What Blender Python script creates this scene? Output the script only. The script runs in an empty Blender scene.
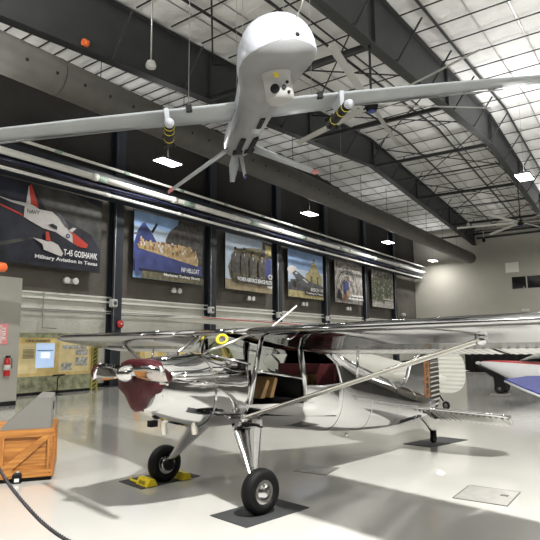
import bpy, math, random
from mathutils import Vector, Matrix
random.seed(7)
PI = math.pi
scene = bpy.context.scene
COL = scene.collection

# ------------------------------------------------------------------ materials
def mat(name, col, rough=0.6, metal=0.0, noise=0.0, nscale=8.0, bump=0.0, bscale=20.0, bdist=0.02,
        coat=0.0, emit=None, estr=0.0, alpha=1.0, trans=0.0, ior=1.45, spec=None):
    m = bpy.data.materials.new(name); m.use_nodes = True
    nt = m.node_tree; b = nt.nodes['Principled BSDF']
    b.inputs['Base Color'].default_value = (*col, 1)
    b.inputs['Roughness'].default_value = rough
    b.inputs['Metallic'].default_value = metal
    b.inputs['Coat Weight'].default_value = coat
    b.inputs['Transmission Weight'].default_value = trans
    b.inputs['IOR'].default_value = ior
    b.inputs['Alpha'].default_value = alpha
    if spec is not None: b.inputs['Specular IOR Level'].default_value = spec
    if emit:
        b.inputs['Emission Color'].default_value = (*emit, 1)
        b.inputs['Emission Strength'].default_value = estr
    tc = nt.nodes.new('ShaderNodeTexCoord')
    if noise > 0:
        n = nt.nodes.new('ShaderNodeTexNoise'); n.inputs['Scale'].default_value = nscale; n.inputs['Detail'].default_value = 5
        r = nt.nodes.new('ShaderNodeValToRGB')
        r.color_ramp.elements[0].position = .3; r.color_ramp.elements[1].position = .7
        r.color_ramp.elements[0].color = (*[max(0, c * (1 - noise)) for c in col], 1)
        r.color_ramp.elements[1].color = (*[min(1, c * (1 + noise)) for c in col], 1)
        nt.links.new(tc.outputs['Object'], n.inputs['Vector']); nt.links.new(n.outputs['Fac'], r.inputs['Fac'])
        nt.links.new(r.outputs['Color'], b.inputs['Base Color'])
    if bump > 0:
        n2 = nt.nodes.new('ShaderNodeTexNoise'); n2.inputs['Scale'].default_value = bscale; n2.inputs['Detail'].default_value = 4
        bp = nt.nodes.new('ShaderNodeBump'); bp.inputs['Strength'].default_value = bump; bp.inputs['Distance'].default_value = bdist
        nt.links.new(tc.outputs['Object'], n2.inputs['Vector']); nt.links.new(n2.outputs['Fac'], bp.inputs['Height'])
        nt.links.new(bp.outputs['Normal'], b.inputs['Normal'])
    return m

def wood(name, c1, c2, rot=(0, 0, 0), scale=(1, 14, 14)):
    m = mat(name, c1, .5); nt = m.node_tree; b = nt.nodes['Principled BSDF']
    tc = nt.nodes.new('ShaderNodeTexCoord'); mp = nt.nodes.new('ShaderNodeMapping'); mp.inputs['Scale'].default_value = scale
    mp.inputs['Rotation'].default_value = rot
    n = nt.nodes.new('ShaderNodeTexNoise'); n.inputs['Scale'].default_value = 2.2; n.inputs['Detail'].default_value = 8
    r = nt.nodes.new('ShaderNodeValToRGB'); r.color_ramp.elements[0].position = .35; r.color_ramp.elements[1].position = .65
    r.color_ramp.elements[0].color = (*c2, 1); r.color_ramp.elements[1].color = (*c1, 1)
    nt.links.new(tc.outputs['Object'], mp.inputs[0]); nt.links.new(mp.outputs[0], n.inputs['Vector'])
    nt.links.new(n.outputs['Fac'], r.inputs[0]); nt.links.new(r.outputs[0], b.inputs['Base Color'])
    return m

M = {}
M['chrome'] = mat('polished_aluminium', (.68, .68, .685), .06, 1.0, bump=.06, bscale=2.5, bdist=.03)
M['chrome_shaded'] = mat('shade_darkened_aluminium_wing', (.44, .44, .445), .12, 1.0, bump=.08, bscale=4)  # darker aluminium copy; shaded floor reflections under the wing put into the colour
M['chrome2'] = mat('polished_aluminium_wavy', (.74, .74, .75), .13, 1.0, bump=.16, bscale=7, bdist=.02)
M['corr'] = mat('corrugated_aluminium', (.58, .58, .56), .14, 1.0)
M['strut'] = mat('satin_aluminium', (.84, .82, .76), .25, 1.0)
M['maroon'] = mat('maroon_cover', (.05, .004, .008), .42, spec=.3, bump=.3, bscale=12)
M['maroon_seat'] = mat('maroon_upholstery', (.09, .012, .014), .7, noise=.3)
M['rubber'] = mat('tyre_rubber', (.004, .004, .0045), .6, spec=.25)
M['black'] = mat('black_paint', (.005, .005, .006), .55, spec=.25)
M['flatblack'] = mat('matt_black', (.008, .008, .009), .9)
M['steel'] = mat('dark_steel_paint', (.029, .031, .031), .55, noise=.15, nscale=2)
M['steel_blue'] = mat('navy_grey_steel', (.026, .032, .042), .5, noise=.15, nscale=2)
M['purlin'] = mat('purlin_steel', (.020, .020, .021), .5)
M['duct'] = mat('duct_grey', (.072, .069, .061), .5, noise=.12, nscale=2.5, bump=.15, bscale=3)
M['white_paint'] = mat('white_paint', (.78, .79, .80), .35, noise=.03)
M['uav'] = mat('uav_grey_paint', (.44, .47, .49), .38, noise=.06, nscale=2)
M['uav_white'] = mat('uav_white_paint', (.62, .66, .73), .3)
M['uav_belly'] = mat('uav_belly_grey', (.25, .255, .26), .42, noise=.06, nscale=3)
M['turret'] = mat('turret_pale_grey', (.40, .40, .39), .4)
M['yellow'] = mat('yellow_paint', (.85, .66, .02), .4)
M['ylabel'] = mat('yellow_sticker', (.8, .65, .05), .5)
M['red'] = mat('red_paint', (.45, .02, .02), .3)
M['pink'] = mat('pink_sign', (.75, .28, .28), .5)
M['stripe'] = mat('faded_red_stripe', (.45, .12, .10), .4)
M['blue'] = mat('blue_paint', (.002, .013, .20), .5, spec=.2)
M['blue_dark'] = mat('navy_tip', (.03, .05, .2), .4)
M['orange'] = mat('orange_vinyl', (.8, .16, .04), .45)
M['glass'] = mat('clear_glazing', (.9, .93, .93), .03, trans=1.0, ior=1.05)
M['darkglass'] = mat('dark_window_glass', (.005, .005, .006), .08)
M['pipe_white'] = mat('white_pipe', (.80, .79, .74), .35, noise=.05)
M['pipe_green'] = mat('green_pipe_label', (.34, .44, .37), .4)
M['conduit'] = mat('conduit_metal', (.42, .42, .40), .35, .7)
M['cable'] = mat('navy_cable', (.03, .035, .10), .5)
M['plastic'] = mat('grey_white_plastic', (.62, .62, .60), .4)
M['blades'] = mat('fan_blade_aluminium', (.50, .50, .48), .4, .3)
M['mat'] = mat('rubber_floor_mat', (.035, .036, .038), .75, bump=.4, bscale=60, bdist=.004)
M['partition'] = mat('grey_partition', (.38, .37, .33), .7, noise=.04, nscale=2)
M['console'] = mat('console_grey', (.19, .185, .17), .55)
M['console_side'] = mat('console_light_grey', (.34, .34, .33), .5)
M['crate'] = wood('crate_wood', (.52, .23, .055), (.27, .10, .02))
M['crate2'] = wood('crate_wood_vertical', (.48, .21, .05), (.26, .09, .02), scale=(14, 14, 1))
M['tan'] = mat('tan_mural', (.72, .54, .22), .6, noise=.22, nscale=3)
M['tan_light'] = mat('tan_mural_light', (.82, .68, .36), .6, noise=.12, nscale=3)
M['stone'] = mat('mural_stone', (.23, .24, .15), .8, noise=.5, nscale=5)
M['olive'] = mat('olive_lattice', (.30, .27, .08), .6)
M['photo_grey'] = mat('photo_print_grey', (.45, .45, .43), .5, noise=.7, nscale=9)
M['screen'] = mat('lit_screen', (.4, .55, .8), .3, emit=(.55, .72, 1.0), estr=1.1)
M['screen2'] = mat('lit_screen_white', (.8, .9, 1), .3, emit=(.9, .95, 1.0), estr=1.4)
M['lamp'] = mat('lamp_lens', (1, 1, 1), .4, emit=(1, .97, .92), estr=30)
M['lamp_body'] = mat('lamp_housing', (.12, .12, .12), .4, .5)
M['chain'] = mat('black_rope', (.012, .010, .014), .55)
M['plate'] = mat('floor_steel_plate', (.45, .44, .41), .35, .35, noise=.12)
M['plate_dark'] = mat('floor_dark_plate', (.13, .125, .11), .4, .3)
M['curtain'] = mat('black_curtain', (.006, .006, .007), .95)
M['black_int'] = mat('cabin_dark_lining', (.010, .010, .010), .8)
M['wood_pale'] = mat('pale_wood', (.45, .28, .12), .6, noise=.2)
M['fabric_white'] = mat('doped_fabric_white', (.66, .66, .60), .45)
M['text_white'] = mat('poster_white', (.85, .85, .85), .5)
M['ink'] = mat('ink_black', (.015, .015, .015), .5)
# poster inks
def ink(n, c, noise=.0, s=3): M[n] = mat(n, c, .45, noise=noise, nscale=s)
ink('p_night', (.020, .022, .034), .7, 1.2); ink('p_smoke', (.06, .06, .055), .5, 2); ink('p_white', (.62, .60, .58), .08)
ink('p_red', (.50, .05, .03)); ink('p_black', (.012, .012, .016)); ink('p_sky', (.25, .38, .62), .2, 1.5); ink('p_skypale', (.50, .60, .72), .1)
ink('p_navy', (.045, .06, .19), .3, 2); ink('p_tan', (.50, .36, .19), .35, 8); ink('p_skin', (.40, .25, .13), .3, 9); ink('p_rock', (.07, .065, .06), .6, 5)
ink('p_olive', (.13, .12, .07), .5, 5); ink('p_grass', (.33, .27, .17), .3, 3); ink('p_gold', (.42, .36, .17), .4, 5); ink('p_steel', (.10, .10, .11), .4, 3)
ink('p_mono', (.30, .28, .26), .85, 2.6); ink('p_monolight', (.55, .52, .48), .5, 5); ink('p_green', (.10, .12, .07), .8, 5); ink('p_leaf', (.42, .42, .32), .4, 9)
ink('p_brown', (.22, .10, .04), .3, 6)

# floor: pale glossy epoxy
def floor_mat():
    m = mat('epoxy_floor', (.60, .59, .56), .14, coat=.6); nt = m.node_tree; b = nt.nodes['Principled BSDF']
    b.inputs['Coat Roughness'].default_value = .08
    tc = nt.nodes.new('ShaderNodeTexCoord'); n = nt.nodes.new('ShaderNodeTexNoise'); n.inputs['Scale'].default_value = .5; n.inputs['Detail'].default_value = 6
    r = nt.nodes.new('ShaderNodeValToRGB'); r.color_ramp.elements[0].color = (.55, .54, .505, 1); r.color_ramp.elements[1].color = (.625, .615, .575, 1)
    nt.links.new(tc.outputs['Object'], n.inputs['Vector']); nt.links.new(n.outputs['Fac'], r.inputs[0]); nt.links.new(r.outputs[0], b.inputs['Base Color'])
    n2 = nt.nodes.new('ShaderNodeTexNoise'); n2.inputs['Scale'].default_value = 1.3; n2.inputs['Detail'].default_value = 5
    r2 = nt.nodes.new('ShaderNodeMapRange'); r2.inputs[3].default_value = .08; r2.inputs[4].default_value = .22
    nt.links.new(tc.outputs['Object'], n2.inputs['Vector']); nt.links.new(n2.outputs['Fac'], r2.inputs[0]); nt.links.new(r2.outputs[0], b.inputs['Roughness'])
    bp = nt.nodes.new('ShaderNodeBump'); bp.inputs['Strength'].default_value = .06; bp.inputs['Distance'].default_value = .01
    n3 = nt.nodes.new('ShaderNodeTexNoise'); n3.inputs['Scale'].default_value = 6
    nt.links.new(tc.outputs['Object'], n3.inputs['Vector']); nt.links.new(n3.outputs['Fac'], bp.inputs['Height']); nt.links.new(bp.outputs['Normal'], b.inputs['Normal'])
    return m
M['floor'] = floor_mat()

# left wall: real coatings by height (pale liner below, grey sprayed insulation, charcoal above)
def wall_left_mat():
    m = mat('left_wall_coatings', (.1, .1, .1), .9); nt = m.node_tree; b = nt.nodes['Principled BSDF']
    g = nt.nodes.new('ShaderNodeNewGeometry'); s = nt.nodes.new('ShaderNodeSeparateXYZ'); nt.links.new(g.outputs['Position'], s.inputs[0])
    mr = nt.nodes.new('ShaderNodeMapRange'); mr.inputs[1].default_value = 0; mr.inputs[2].default_value = 16; nt.links.new(s.outputs['Z'], mr.inputs[0])
    cr = nt.nodes.new('ShaderNodeValToRGB'); cr.color_ramp.interpolation = 'CONSTANT'
    e = cr.color_ramp.elements; e[0].position = 0; e[0].color = (.56, .56, .50, 1); e[1].position = 3.62 / 16; e[1].color = (.115, .105, .09, 1)
    q = cr.color_ramp.elements.new(8.35 / 16); q.color = (.030, .027, .024, 1)
    nt.links.new(mr.outputs[0], cr.inputs[0])
    n = nt.nodes.new('ShaderNodeTexNoise'); n.inputs['Scale'].default_value = 1.2; n.inputs['Detail'].default_value = 8; nt.links.new(g.outputs['Position'], n.inputs['Vector'])
    mx = nt.nodes.new('ShaderNodeMix'); mx.data_type = 'RGBA'; mx.blend_type = 'OVERLAY'; mx.inputs[0].default_value = .35
    nt.links.new(cr.outputs[0], mx.inputs[6]); nt.links.new(n.outputs['Fac'], mx.inputs[7]); nt.links.new(mx.outputs[2], b.inputs['Base Color'])
    n2 = nt.nodes.new('ShaderNodeTexNoise'); n2.inputs['Scale'].default_value = 14; nt.links.new(g.outputs['Position'], n2.inputs['Vector'])
    bp = nt.nodes.new('ShaderNodeBump'); bp.inputs['Strength'].default_value = .5; bp.inputs['Distance'].default_value = .03
    nt.links.new(n2.outputs['Fac'], bp.inputs['Height']); nt.links.new(bp.outputs['Normal'], b.inputs['Normal'])
    return m
M['wall_left'] = wall_left_mat()
M['wall_dark'] = mat('charcoal_wall', (.07, .068, .062), .85, noise=.1, nscale=.7)
M['wall'] = mat('warm_grey_wall', (.40, .385, .335), .8, noise=.04, nscale=.7)
# quilted white roof insulation: pillows between straps
def quilt_mat():
    m = mat('white_quilt_insulation', (.80, .80, .77), .55); nt = m.node_tree; b = nt.nodes['Principled BSDF']
    tc = nt.nodes.new('ShaderNodeTexCoord'); n = nt.nodes.new('ShaderNodeTexNoise'); n.inputs['Scale'].default_value = 1.6; n.inputs['Detail'].default_value = 5
    nt.links.new(tc.outputs['Object'], n.inputs['Vector'])
    r = nt.nodes.new('ShaderNodeValToRGB'); r.color_ramp.elements[0].color = (.70, .70, .66, 1); r.color_ramp.elements[1].color = (.86, .86, .84, 1)
    nt.links.new(n.outputs['Fac'], r.inputs[0]); nt.links.new(r.outputs[0], b.inputs['Base Color'])
    bp = nt.nodes.new('ShaderNodeBump'); bp.inputs['Strength'].default_value = .7; bp.inputs['Distance'].default_value = .12
    nt.links.new(n.outputs['Fac'], bp.inputs['Height']); nt.links.new(bp.outputs['Normal'], b.inputs['Normal'])
    return m
M['quilt'] = quilt_mat()

# ------------------------------------------------------------------ mesh helper
class MB:
    def __init__(s): s.v = []; s.f = []; s.mi = []; s.sm = []; s.mats = []; s.cur = 0
    def use(s, m):
        if m not in s.mats: s.mats.append(m)
        s.cur = s.mats.index(m); return s
    def add(s, vs, fs, smooth=False):
        o = len(s.v); s.v += [tuple(v) for v in vs]
        for f in fs: s.f.append([i + o for i in f]); s.mi.append(s.cur); s.sm.append(smooth)
        return s
    def box(s, a, b):
        (x0, y0, z0), (x1, y1, z1) = a, b
        x0, x1 = min(x0, x1), max(x0, x1); y0, y1 = min(y0, y1), max(y0, y1); z0, z1 = min(z0, z1), max(z0, z1)
        return s.add([(x0, y0, z0), (x1, y0, z0), (x1, y1, z0), (x0, y1, z0), (x0, y0, z1), (x1, y0, z1), (x1, y1, z1), (x0, y1, z1)],
                     [(0, 3, 2, 1), (4, 5, 6, 7), (0, 1, 5, 4), (1, 2, 6, 5), (2, 3, 7, 6), (3, 0, 4, 7)])
    def rbox(s, a, b, r=.01):   # box with chamfered vertical/all edges via three nested rings
        (x0, y0, z0), (x1, y1, z1) = [(min(p, q)) for p, q in zip(a, b)], [(max(p, q)) for p, q in zip(a, b)]
        def ring(i, z): return [(x0 + i, y0 + r, z), (x0 + r, y0 + i, z), (x1 - r, y0 + i, z), (x1 - i, y0 + r, z), (x1 - i, y1 - r, z), (x1 - r, y1 - i, z), (x0 + r, y1 - i, z), (x0 + i, y1 - r, z)]
        rings = [ring(r * .9, z0), ring(0, z0 + r), ring(0, z1 - r), ring(r * .9, z1)]
        return s.loft(rings, smooth=False)
    def loft(s, rings, caps=True, smooth=True, closed=True):
        n = len(rings[0]); vs = [p for r in rings for p in r]; fs = []
        for i in range(len(rings) - 1):
            for j in range(n if closed else n - 1):
                k = (j + 1) % n
                fs.append((i * n + j, i * n + k, (i + 1) * n + k, (i + 1) * n + j))
        s.add(vs, fs, smooth)
        if caps and closed:
            s.add(rings[0], [tuple(range(n))[::-1]]); s.add(rings[-1], [tuple(range(n))])
        return s
    def frame(s, d):
        d = Vector(d).normalized(); u = Vector((0, 0, 1)) if abs(d.z) < .9 else Vector((1, 0, 0))
        a = d.cross(u).normalized(); b = a.cross(d).normalized(); return a, b
    def bar(s, p, q, w, h=None):       # rectangular bar: w horizontal, h vertical
        p, q = Vector(p), Vector(q); h = h or w; a, b = s.frame(q - p)
        rings = [[c + a * sx * w / 2 + b * sy * h / 2 for sx, sy in ((-1, -1), (1, -1), (1, 1), (-1, 1))] for c in (p, q)]
        return s.loft(rings, smooth=False)
    def ibeam(s, p, q, w, h, t=.02):
        p, q = Vector(p), Vector(q); a, b = s.frame(q - p)
        for off, ww, hh in ((h / 2 - t / 2, w, t), (-h / 2 + t / 2, w, t), (0, t, h - 2 * t)):
            s.bar(p + b * off, q + b * off, ww, hh)
        return s
    def tube(s, pts, r, n=10, r2=None, caps=True):
        pts = [Vector(p) for p in pts]; rings = []; m = len(pts)
        ref = None
        for i, p in enumerate(pts):
            d = (pts[min(i + 1, m - 1)] - pts[max(i - 1, 0)]).normalized()
            if ref is None: a, b = s.frame(d)
            else:
                a = (ref - d * ref.dot(d)).normalized(); b = a.cross(d).normalized()
            ref = a
            rr = r[i] if isinstance(r, (list, tuple)) else r
            rings.append([p + a * math.cos(2 * PI * k / n) * rr + b * math.sin(2 * PI * k / n) * (r2 or rr) for k in range(n)])
        return s.loft(rings, caps=caps)
    def lathe(s, prof, origin=(0, 0, 0), axis='z', n=24):
        o = Vector(origin); rings = []
        for (r, h) in prof:
            ring = []
            for k in range(n):
                c, q = math.cos(2 * PI * k / n) * max(r, 1e-4), math.sin(2 * PI * k / n) * max(r, 1e-4)
                ring.append(o + Vector({'z': (c, q, h), 'y': (q, h, c), 'x': (h, c, q)}[axis]))
            rings.append(ring)
        return s.loft(rings)
    def prism(s, poly, fn0, fn1):      # poly 2D; fn maps (u,v)->3D for both faces
        n = len(poly); a = [fn0(*p) for p in poly]; b = [fn1(*p) for p in poly]
        return s.add(a + b, [tuple(range(n))[::-1], tuple(range(n, 2 * n))] + [(i, (i + 1) % n, n + (i + 1) % n, n + i) for i in range(n)])
    def build(s, name, parent=None, m=None, label=None):
        me = bpy.data.meshes.new(name); me.from_pydata([tuple(v) for v in s.v], [], s.f)
        if m is not None and not s.mats: s.mats = [m]
        for x in s.mats: me.materials.append(M[x])
        me.polygons.foreach_set('material_index', s.mi); me.polygons.foreach_set('use_smooth', s.sm)
        me.validate(); me.update()
        import bmesh
        bm = bmesh.new(); bm.from_mesh(me); bmesh.ops.remove_doubles(bm, verts=bm.verts, dist=1e-5)
        bmesh.ops.recalc_face_normals(bm, faces=bm.faces)
        bm.to_mesh(me); bm.free()
        o = bpy.data.objects.new(name, me); COL.objects.link(o)
        if parent is not None: o.parent = parent
        if label: o['label'] = label
        return o

def tag(o, label, cat, group=None, kind=None):
    o['label'] = label; o['category'] = cat
    if group: o['group'] = group
    if kind: o['kind'] = kind
    return o
def thing(name, label, cat, loc=(0, 0, 0), rz=0, group=None):
    o = bpy.data.objects.new(name, None); COL.objects.link(o); o.location = loc; o.rotation_euler = (0, 0, rz); o.empty_display_size = .1
    return tag(o, label, cat, group)
def struct(mb, name, m=None):
    o = mb.build(name, None, m); o['kind'] = 'structure'; return o
def dup(root, loc, label=None, rz=None):
    r = root.copy(); COL.objects.link(r); r.location = loc
    if rz is not None: r.rotation_euler = (0, 0, rz)
    if label: r['label'] = label
    for ch in list(root.children):
        c = ch.copy(); COL.objects.link(c); c.parent = r
        for g in list(ch.children):
            d = g.copy(); COL.objects.link(d); d.parent = c
    return r
def text_mesh(body, size_w, size_h=None, bold=.0, extrude=.003, align='LEFT'):
    cu = bpy.data.curves.new('t', 'FONT'); cu.body = body; cu.size = 1; cu.offset = bold; cu.extrude = 0; cu.resolution_u = 2
    ob = bpy.data.objects.new('t', cu); COL.objects.link(ob)
    dg = bpy.context.evaluated_depsgraph_get(); me = bpy.data.meshes.new_from_object(ob.evaluated_get(dg))
    vs = [tuple(v.co) for v in me.vertices]; fs = [tuple(p.vertices) for p in me.polygons]
    bpy.data.objects.remove(ob); bpy.data.curves.remove(cu); bpy.data.meshes.remove(me)
    x0 = min(v[0] for v in vs); x1 = max(v[0] for v in vs); y0 = min(v[1] for v in vs); y1 = max(v[1] for v in vs)
    sx = size_w / (x1 - x0); sy = (size_h / (y1 - y0)) if size_h else sx
    return [((v[0] - x0) * sx, (v[1] - y0) * sy) for v in vs], fs
def put_text(mb, m, body, w, h, fn, bold=.02):
    vs, fs = text_mesh(body, w, h, bold); mb.use(m); mb.add([fn(*p) for p in vs], fs)

# ------------------------------------------------------------------ setting
XW, YF, XR, YB = -18.4, 49.3, 15.0, -10.0
RIDGE = 28.0
def roof(y): return 13.62 - .075 * abs(y - RIDGE)
struct(MB().use('floor').box((XW - .3, YB - .3, -.1), (XR + .3, YF + .3, 0)), 'floor')
# ceiling: pillowed quilt strips as real relief between purlin lines
def make_ceiling():
    mb = MB().use('quilt'); ys = []; y = YB
    while y < YF + .01: ys.append(y); y += .25
    xs = []; x = XW
    while x < XR + .01: xs.append(x); x += .3
    vs = []
    for yy in ys:
        for xx in xs:
            sag = .10 * abs(math.sin(PI * (yy) / 1.5)) + .06 * abs(math.sin(PI * (xx) / 1.2))
            vs.append((xx, yy, roof(yy) - sag + .05))
    n = len(xs); fs = [(i * n + j, i * n + j + 1, (i + 1) * n + j + 1, (i + 1) * n + j) for i in range(len(ys) - 1) for j in range(n - 1)]
    mb.add(vs, fs, True)
    # outer roof skin above
    for a, b in ((YB - .3, RIDGE), (RIDGE, YF + .3)):
        mb.add([(XW - .3, a, roof(a) + .3), (XR + .3, a, roof(a) + .3), (XR + .3, b, roof(b) + .3), (XW - .3, b, roof(b) + .3)], [(0, 1, 2, 3)])
    return struct(mb, 'ceiling')
make_ceiling()
struct(MB().use('wall_left').box((XW - .3, YB - .3, 0), (XW, YF + .3, 14)), 'wall_left')
# far wall with a window opening
wx0, wx1, wz0, wz1 = -9.92, -6.2, 6.1, 7.2
fw_ = MB().use('wall').box((XW, YF, 0), (XR + .3, YF + .3, wz0)).box((XW, YF, wz1), (XR + .3, YF + .3, 12.6))
fw_.box((XW, YF, wz0), (wx0, YF + .3, wz1)).box((wx1, YF, wz0), (XR + .3, YF + .3, wz1))
struct(fw_, 'wall_far')
struct(MB().use('wall_dark').box((XR, YB - .3, 0), (XR + .3, YF + .3, 14)), 'wall_right')
struct(MB().use('wall_dark').box((XW - .3, YB - .3, 0), (XR, YB, 12.2)), 'wall_rear')
w = MB().use('darkglass').box((wx0, YF + .05, wz0), (wx1, YF + .08, wz1)); win = struct(w, 'window_1')
w = MB().use('wall')
for x in (wx0, -8.72, -7.46, wx1): w.box((x - .05, YF - .02, wz0), (x + .05, YF + .06, wz1))
for z in (wz0, wz1): w.box((wx0 - .05, YF - .02, z - .04), (wx1 + .05, YF + .06, z + .04))
w.build('window_frame', win)
struct(MB().use('pipe_white').box((XW, 8.6, 3.36), (XW + .10, YF, 3.44)).box((XW, 8.6, 3.56), (XW + .06, YF, 3.62)).box((XW, YB, 3.0), (XW + .05, YF, 3.05)), 'trim_1')
struct(MB().use('flatblack').box((XW, YB, 0), (XW + .05, YF, .15)), 'trim_2')

# steel columns against the left wall
def make_column(y, label):
    t = thing('steel_column', label, 'column', (XW, y, 0), 0, 'wall columns')
    MB().use('steel_blue').box((0.0, -.02, 0), (.38, .02, 12)).box((.34, -.24, 0), (.38, .24, 12)).box((0, -.24, 0), (.04, .24, 12)).build('shaft', t)
    MB().use('steel_blue').box((.02, -.3, 0), (.44, .3, .04)).build('base_plate', t)
    MB().use('conduit').tube([(.40, -.18, 2.2), (.40, -.18, 7.6)], .02, 6).build('conduit', t)
    return t
cy = [14.4, 20.3, 26.2, 31.95, 38.0, 43.7]
names = ['between the jet poster and the blue warplane poster', 'between the blue warplane poster and the women pilots poster',
         'between the women pilots poster and the airliner poster', 'between the airliner poster and the factory poster',
         'between the factory poster and the leafy poster', 'right of the leafy poster, nearest the far wall']
c0 = make_column(cy[0], 'dark steel wall column ' + names[0])
for y, n in zip(cy[1:], names[1:]): dup(c0, (XW, y, 0), 'dark steel wall column ' + n)

# dark pipe rack shelf and pipes along the left wall
tag(MB().use('steel_blue').box((-18.0, -4, 7.52), (-17.25, 48.5, 7.62)).box((-18.0, -4, 8.15), (-17.4, 48.5, 8.5)).build('pipe_rack_shelf'),
    'long dark steel shelf carrying the white pipes along the left wall', 'pipe rack')
def pipe(nm, x, z, r, m, label, y1=48.4, joints=(), jm=None):
    t = thing(nm, label, 'pipe', (x, -4, z))
    MB().use(m).tube([(0, 0, 0), (0, y1 + 4, 0)], r, 14).build('pipe_run', t)
    for j in joints: MB().use(jm or m).tube([(0, j + 4 - .14, 0), (0, j + 4 + .14, 0)], r * 1.18, 14).build('coupling', t)
    return t
pipe('water_pipe', -17.08, 8.03, .125, 'pipe_white', 'thickest white pipe, middle one of the three along the left wall', 48.4, [12.4 + 4.2 * k for k in range(8)])
pipe('sprinkler_pipe', -17.05, 8.56, .055, 'pipe_white', 'thin white pipe highest of the three along the left wall', 48.5, [10.8 + 3.1 * k for k in range(11)], 'pipe_green')
pipe('cable_conduit', -17.08, 7.46, .06, 'pipe_white', 'white tube lowest of the three running just above the posters', 47.6, [13 + 4 * k for k in range(8)])
for k, (dx, dz, m) in enumerate([(0, 7.72, 'cable'), (.09, 7.78, 'cable'), (-.1, 7.8, 'conduit'), (.02, 7.86, 'flatblack')]):
    pts = [(-17.2 + dx, -4 + 52 * i / 40, dz + .03 * math.sin(i * 1.3 + k)) for i in range(41)]
    tag(MB().use(m).tube(pts, .025, 6).build('electric_cable'), ['blue cable sagging under the thick white pipe, nearest the shelf lip', 'second blue cable under the thick white pipe', 'thin metal conduit under the thick white pipe', 'black cable just below the thick white pipe'][k], 'cable')
# green pipe markers
t0 = None
for k, y in enumerate([12.6, 17.5, 22.4, 27.3, 32.2, 37.1, 42.0]):
    o = MB().use('pipe_green').tube([(0, -.35, 0), (0, .35, 0)], .131, 14).build('pipe_marker') if t0 is None else t0.copy()
    if t0 is not None: COL.objects.link(o)
    t0 = t0 or o; o.location = (-17.08, y, 8.03)
    tag(o, 'green marker band wrapped round the thick white wall pipe', 'pipe marker', 'green pipe markers')

# small wall boxes on the columns, emergency lights and wall conduit
o0 = None
for y, n in zip(cy[:5], names):
    t = thing('wall_speaker', 'small white speaker box on the column ' + n.split(' and ')[0].replace('between', 'right of'), 'speaker', (-18.0, y - .3, 3.33), 0, 'column speakers')
    MB().use('plastic').rbox((0, -.13, -.16), (.26, .13, .16), .03).build('speaker_case', t)
    MB().use('steel').tube([(-.02, 0, -.2), (.1, 0, -.2), (.14, 0, -.16)], .02, 6).build('bracket', t)
    MB().use('lamp_body').lathe([(0, .265), (.06, .27), (.09, .262)], (0, 0, 0), 'x', 14).build('cone', t)
pn = ['jet', 'blue warplane', 'women pilots', 'airliner', 'factory', 'leafy']
for k, y in enumerate([12.3, 17.9, 23.6, 29.2, 35.2, 45.6]):
    t = thing('emergency_light', 'twin headed white emergency light on the wall ' + (('under the %s poster' % pn[k]) if k < 5 else 'in the far left corner bay'), 'emergency light', (XW, y, 4.15 if k else 4.1), 0, 'emergency lights')
    for s in (-1, 1):
        MB().use('plastic').lathe([(.02, .1), (.10, .12), (.13, .3), (.11, .31)], (0, s * .19, 0), 'x', 14).build('lamp_head', t)
    MB().use('plastic').box((0, -.12, -.1), (.12, .12, .1)).build('battery_box', t)
tag(MB().use('conduit').tube([(-18.3, 8.6, 2.93), (-18.3, 49, 2.93)], .025, 6).build('wall_conduit'), 'thin horizontal conduit on the pale lower left wall', 'conduit')
tag(MB().use('conduit').tube([(-18.3, 11.3, 3.6), (-18.3, 11.3, 2.3), (-17.4, 11.3, 2.25)], .025, 6).build('drop_conduit'), 'thin vertical conduit dropping to the first exhibit panel', 'conduit')
t = thing('fire_alarm_bell', 'round red alarm bell on the first column above the exhibit panels', 'alarm bell', (-17.98, 14.55, 2.5))
MB().use('red').lathe([(.02, 0), (.17, .0), (.17, .04), (.1, .09), (.03, .1)], (0, 0, 0), 'x', 20).build('gong', t)
MB().use('plastic').lathe([(.05, .1), (.04, .115), (.0, .12)], (0, 0, 0), 'x', 14).build('cap', t)

# ------------------------------------------------------------------ posters
def P2(y0, z0, layer): return lambda u, v: (-17.98 + .004 * layer, y0 + u, z0 + v)
class Poster:
    def __init__(s, y0, w, label):
        s.y0, s.w, s.h = y0, w, 2.93; s.z0 = 4.51; s.L = 1
        s.t = thing('hanging_poster', label, 'poster', (0, 0, 0), 0, 'aviation posters on the left wall'); s.mb = MB()
        MB().use('p_black').box((-18.02, y0 - .02, s.z0 - .02), (-17.98, y0 + w + .02, s.z0 + s.h + .02)).build('backing', s.t)
    def rect(s, m, u0, v0, u1, v1): return s.poly(m, [(u0, v0), (u1, v0), (u1, v1), (u0, v1)])
    def poly(s, m, pts):
        s.mb.use(m); f = P2(s.y0, s.z0, s.L); s.L += 1
        s.mb.add([f(u * s.w, v * s.h) for u, v in pts], [tuple(range(len(pts)))]); return s
    def ell(s, m, u, v, a, b, n=14, rot=0, fresh=True):
        s.mb.use(m); f = P2(s.y0, s.z0, s.L)
        if fresh: s.L += 1
        pts = []
        for k in range(n):
            x, y = a * math.cos(2 * PI * k / n), b * math.sin(2 * PI * k / n)
            pts.append(f((u + x * math.cos(rot) - y * math.sin(rot)) * s.w, (v + x * math.sin(rot) + y * math.cos(rot)) * s.h))
        s.mb.add(pts, [tuple(range(n))]); return s
    def text(s, body, u, v, w, h, m='text_white', bold=.025):
        mb = MB(); f = P2(s.y0, s.z0, s.L + 2)
        put_text(mb, m, body, w * s.w, h * s.h, lambda a, b: f(u * s.w + a, v * s.h + b), bold); mb.build('title_lettering', s.t)
    def done(s): s.mb.build('print', s.t)
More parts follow.
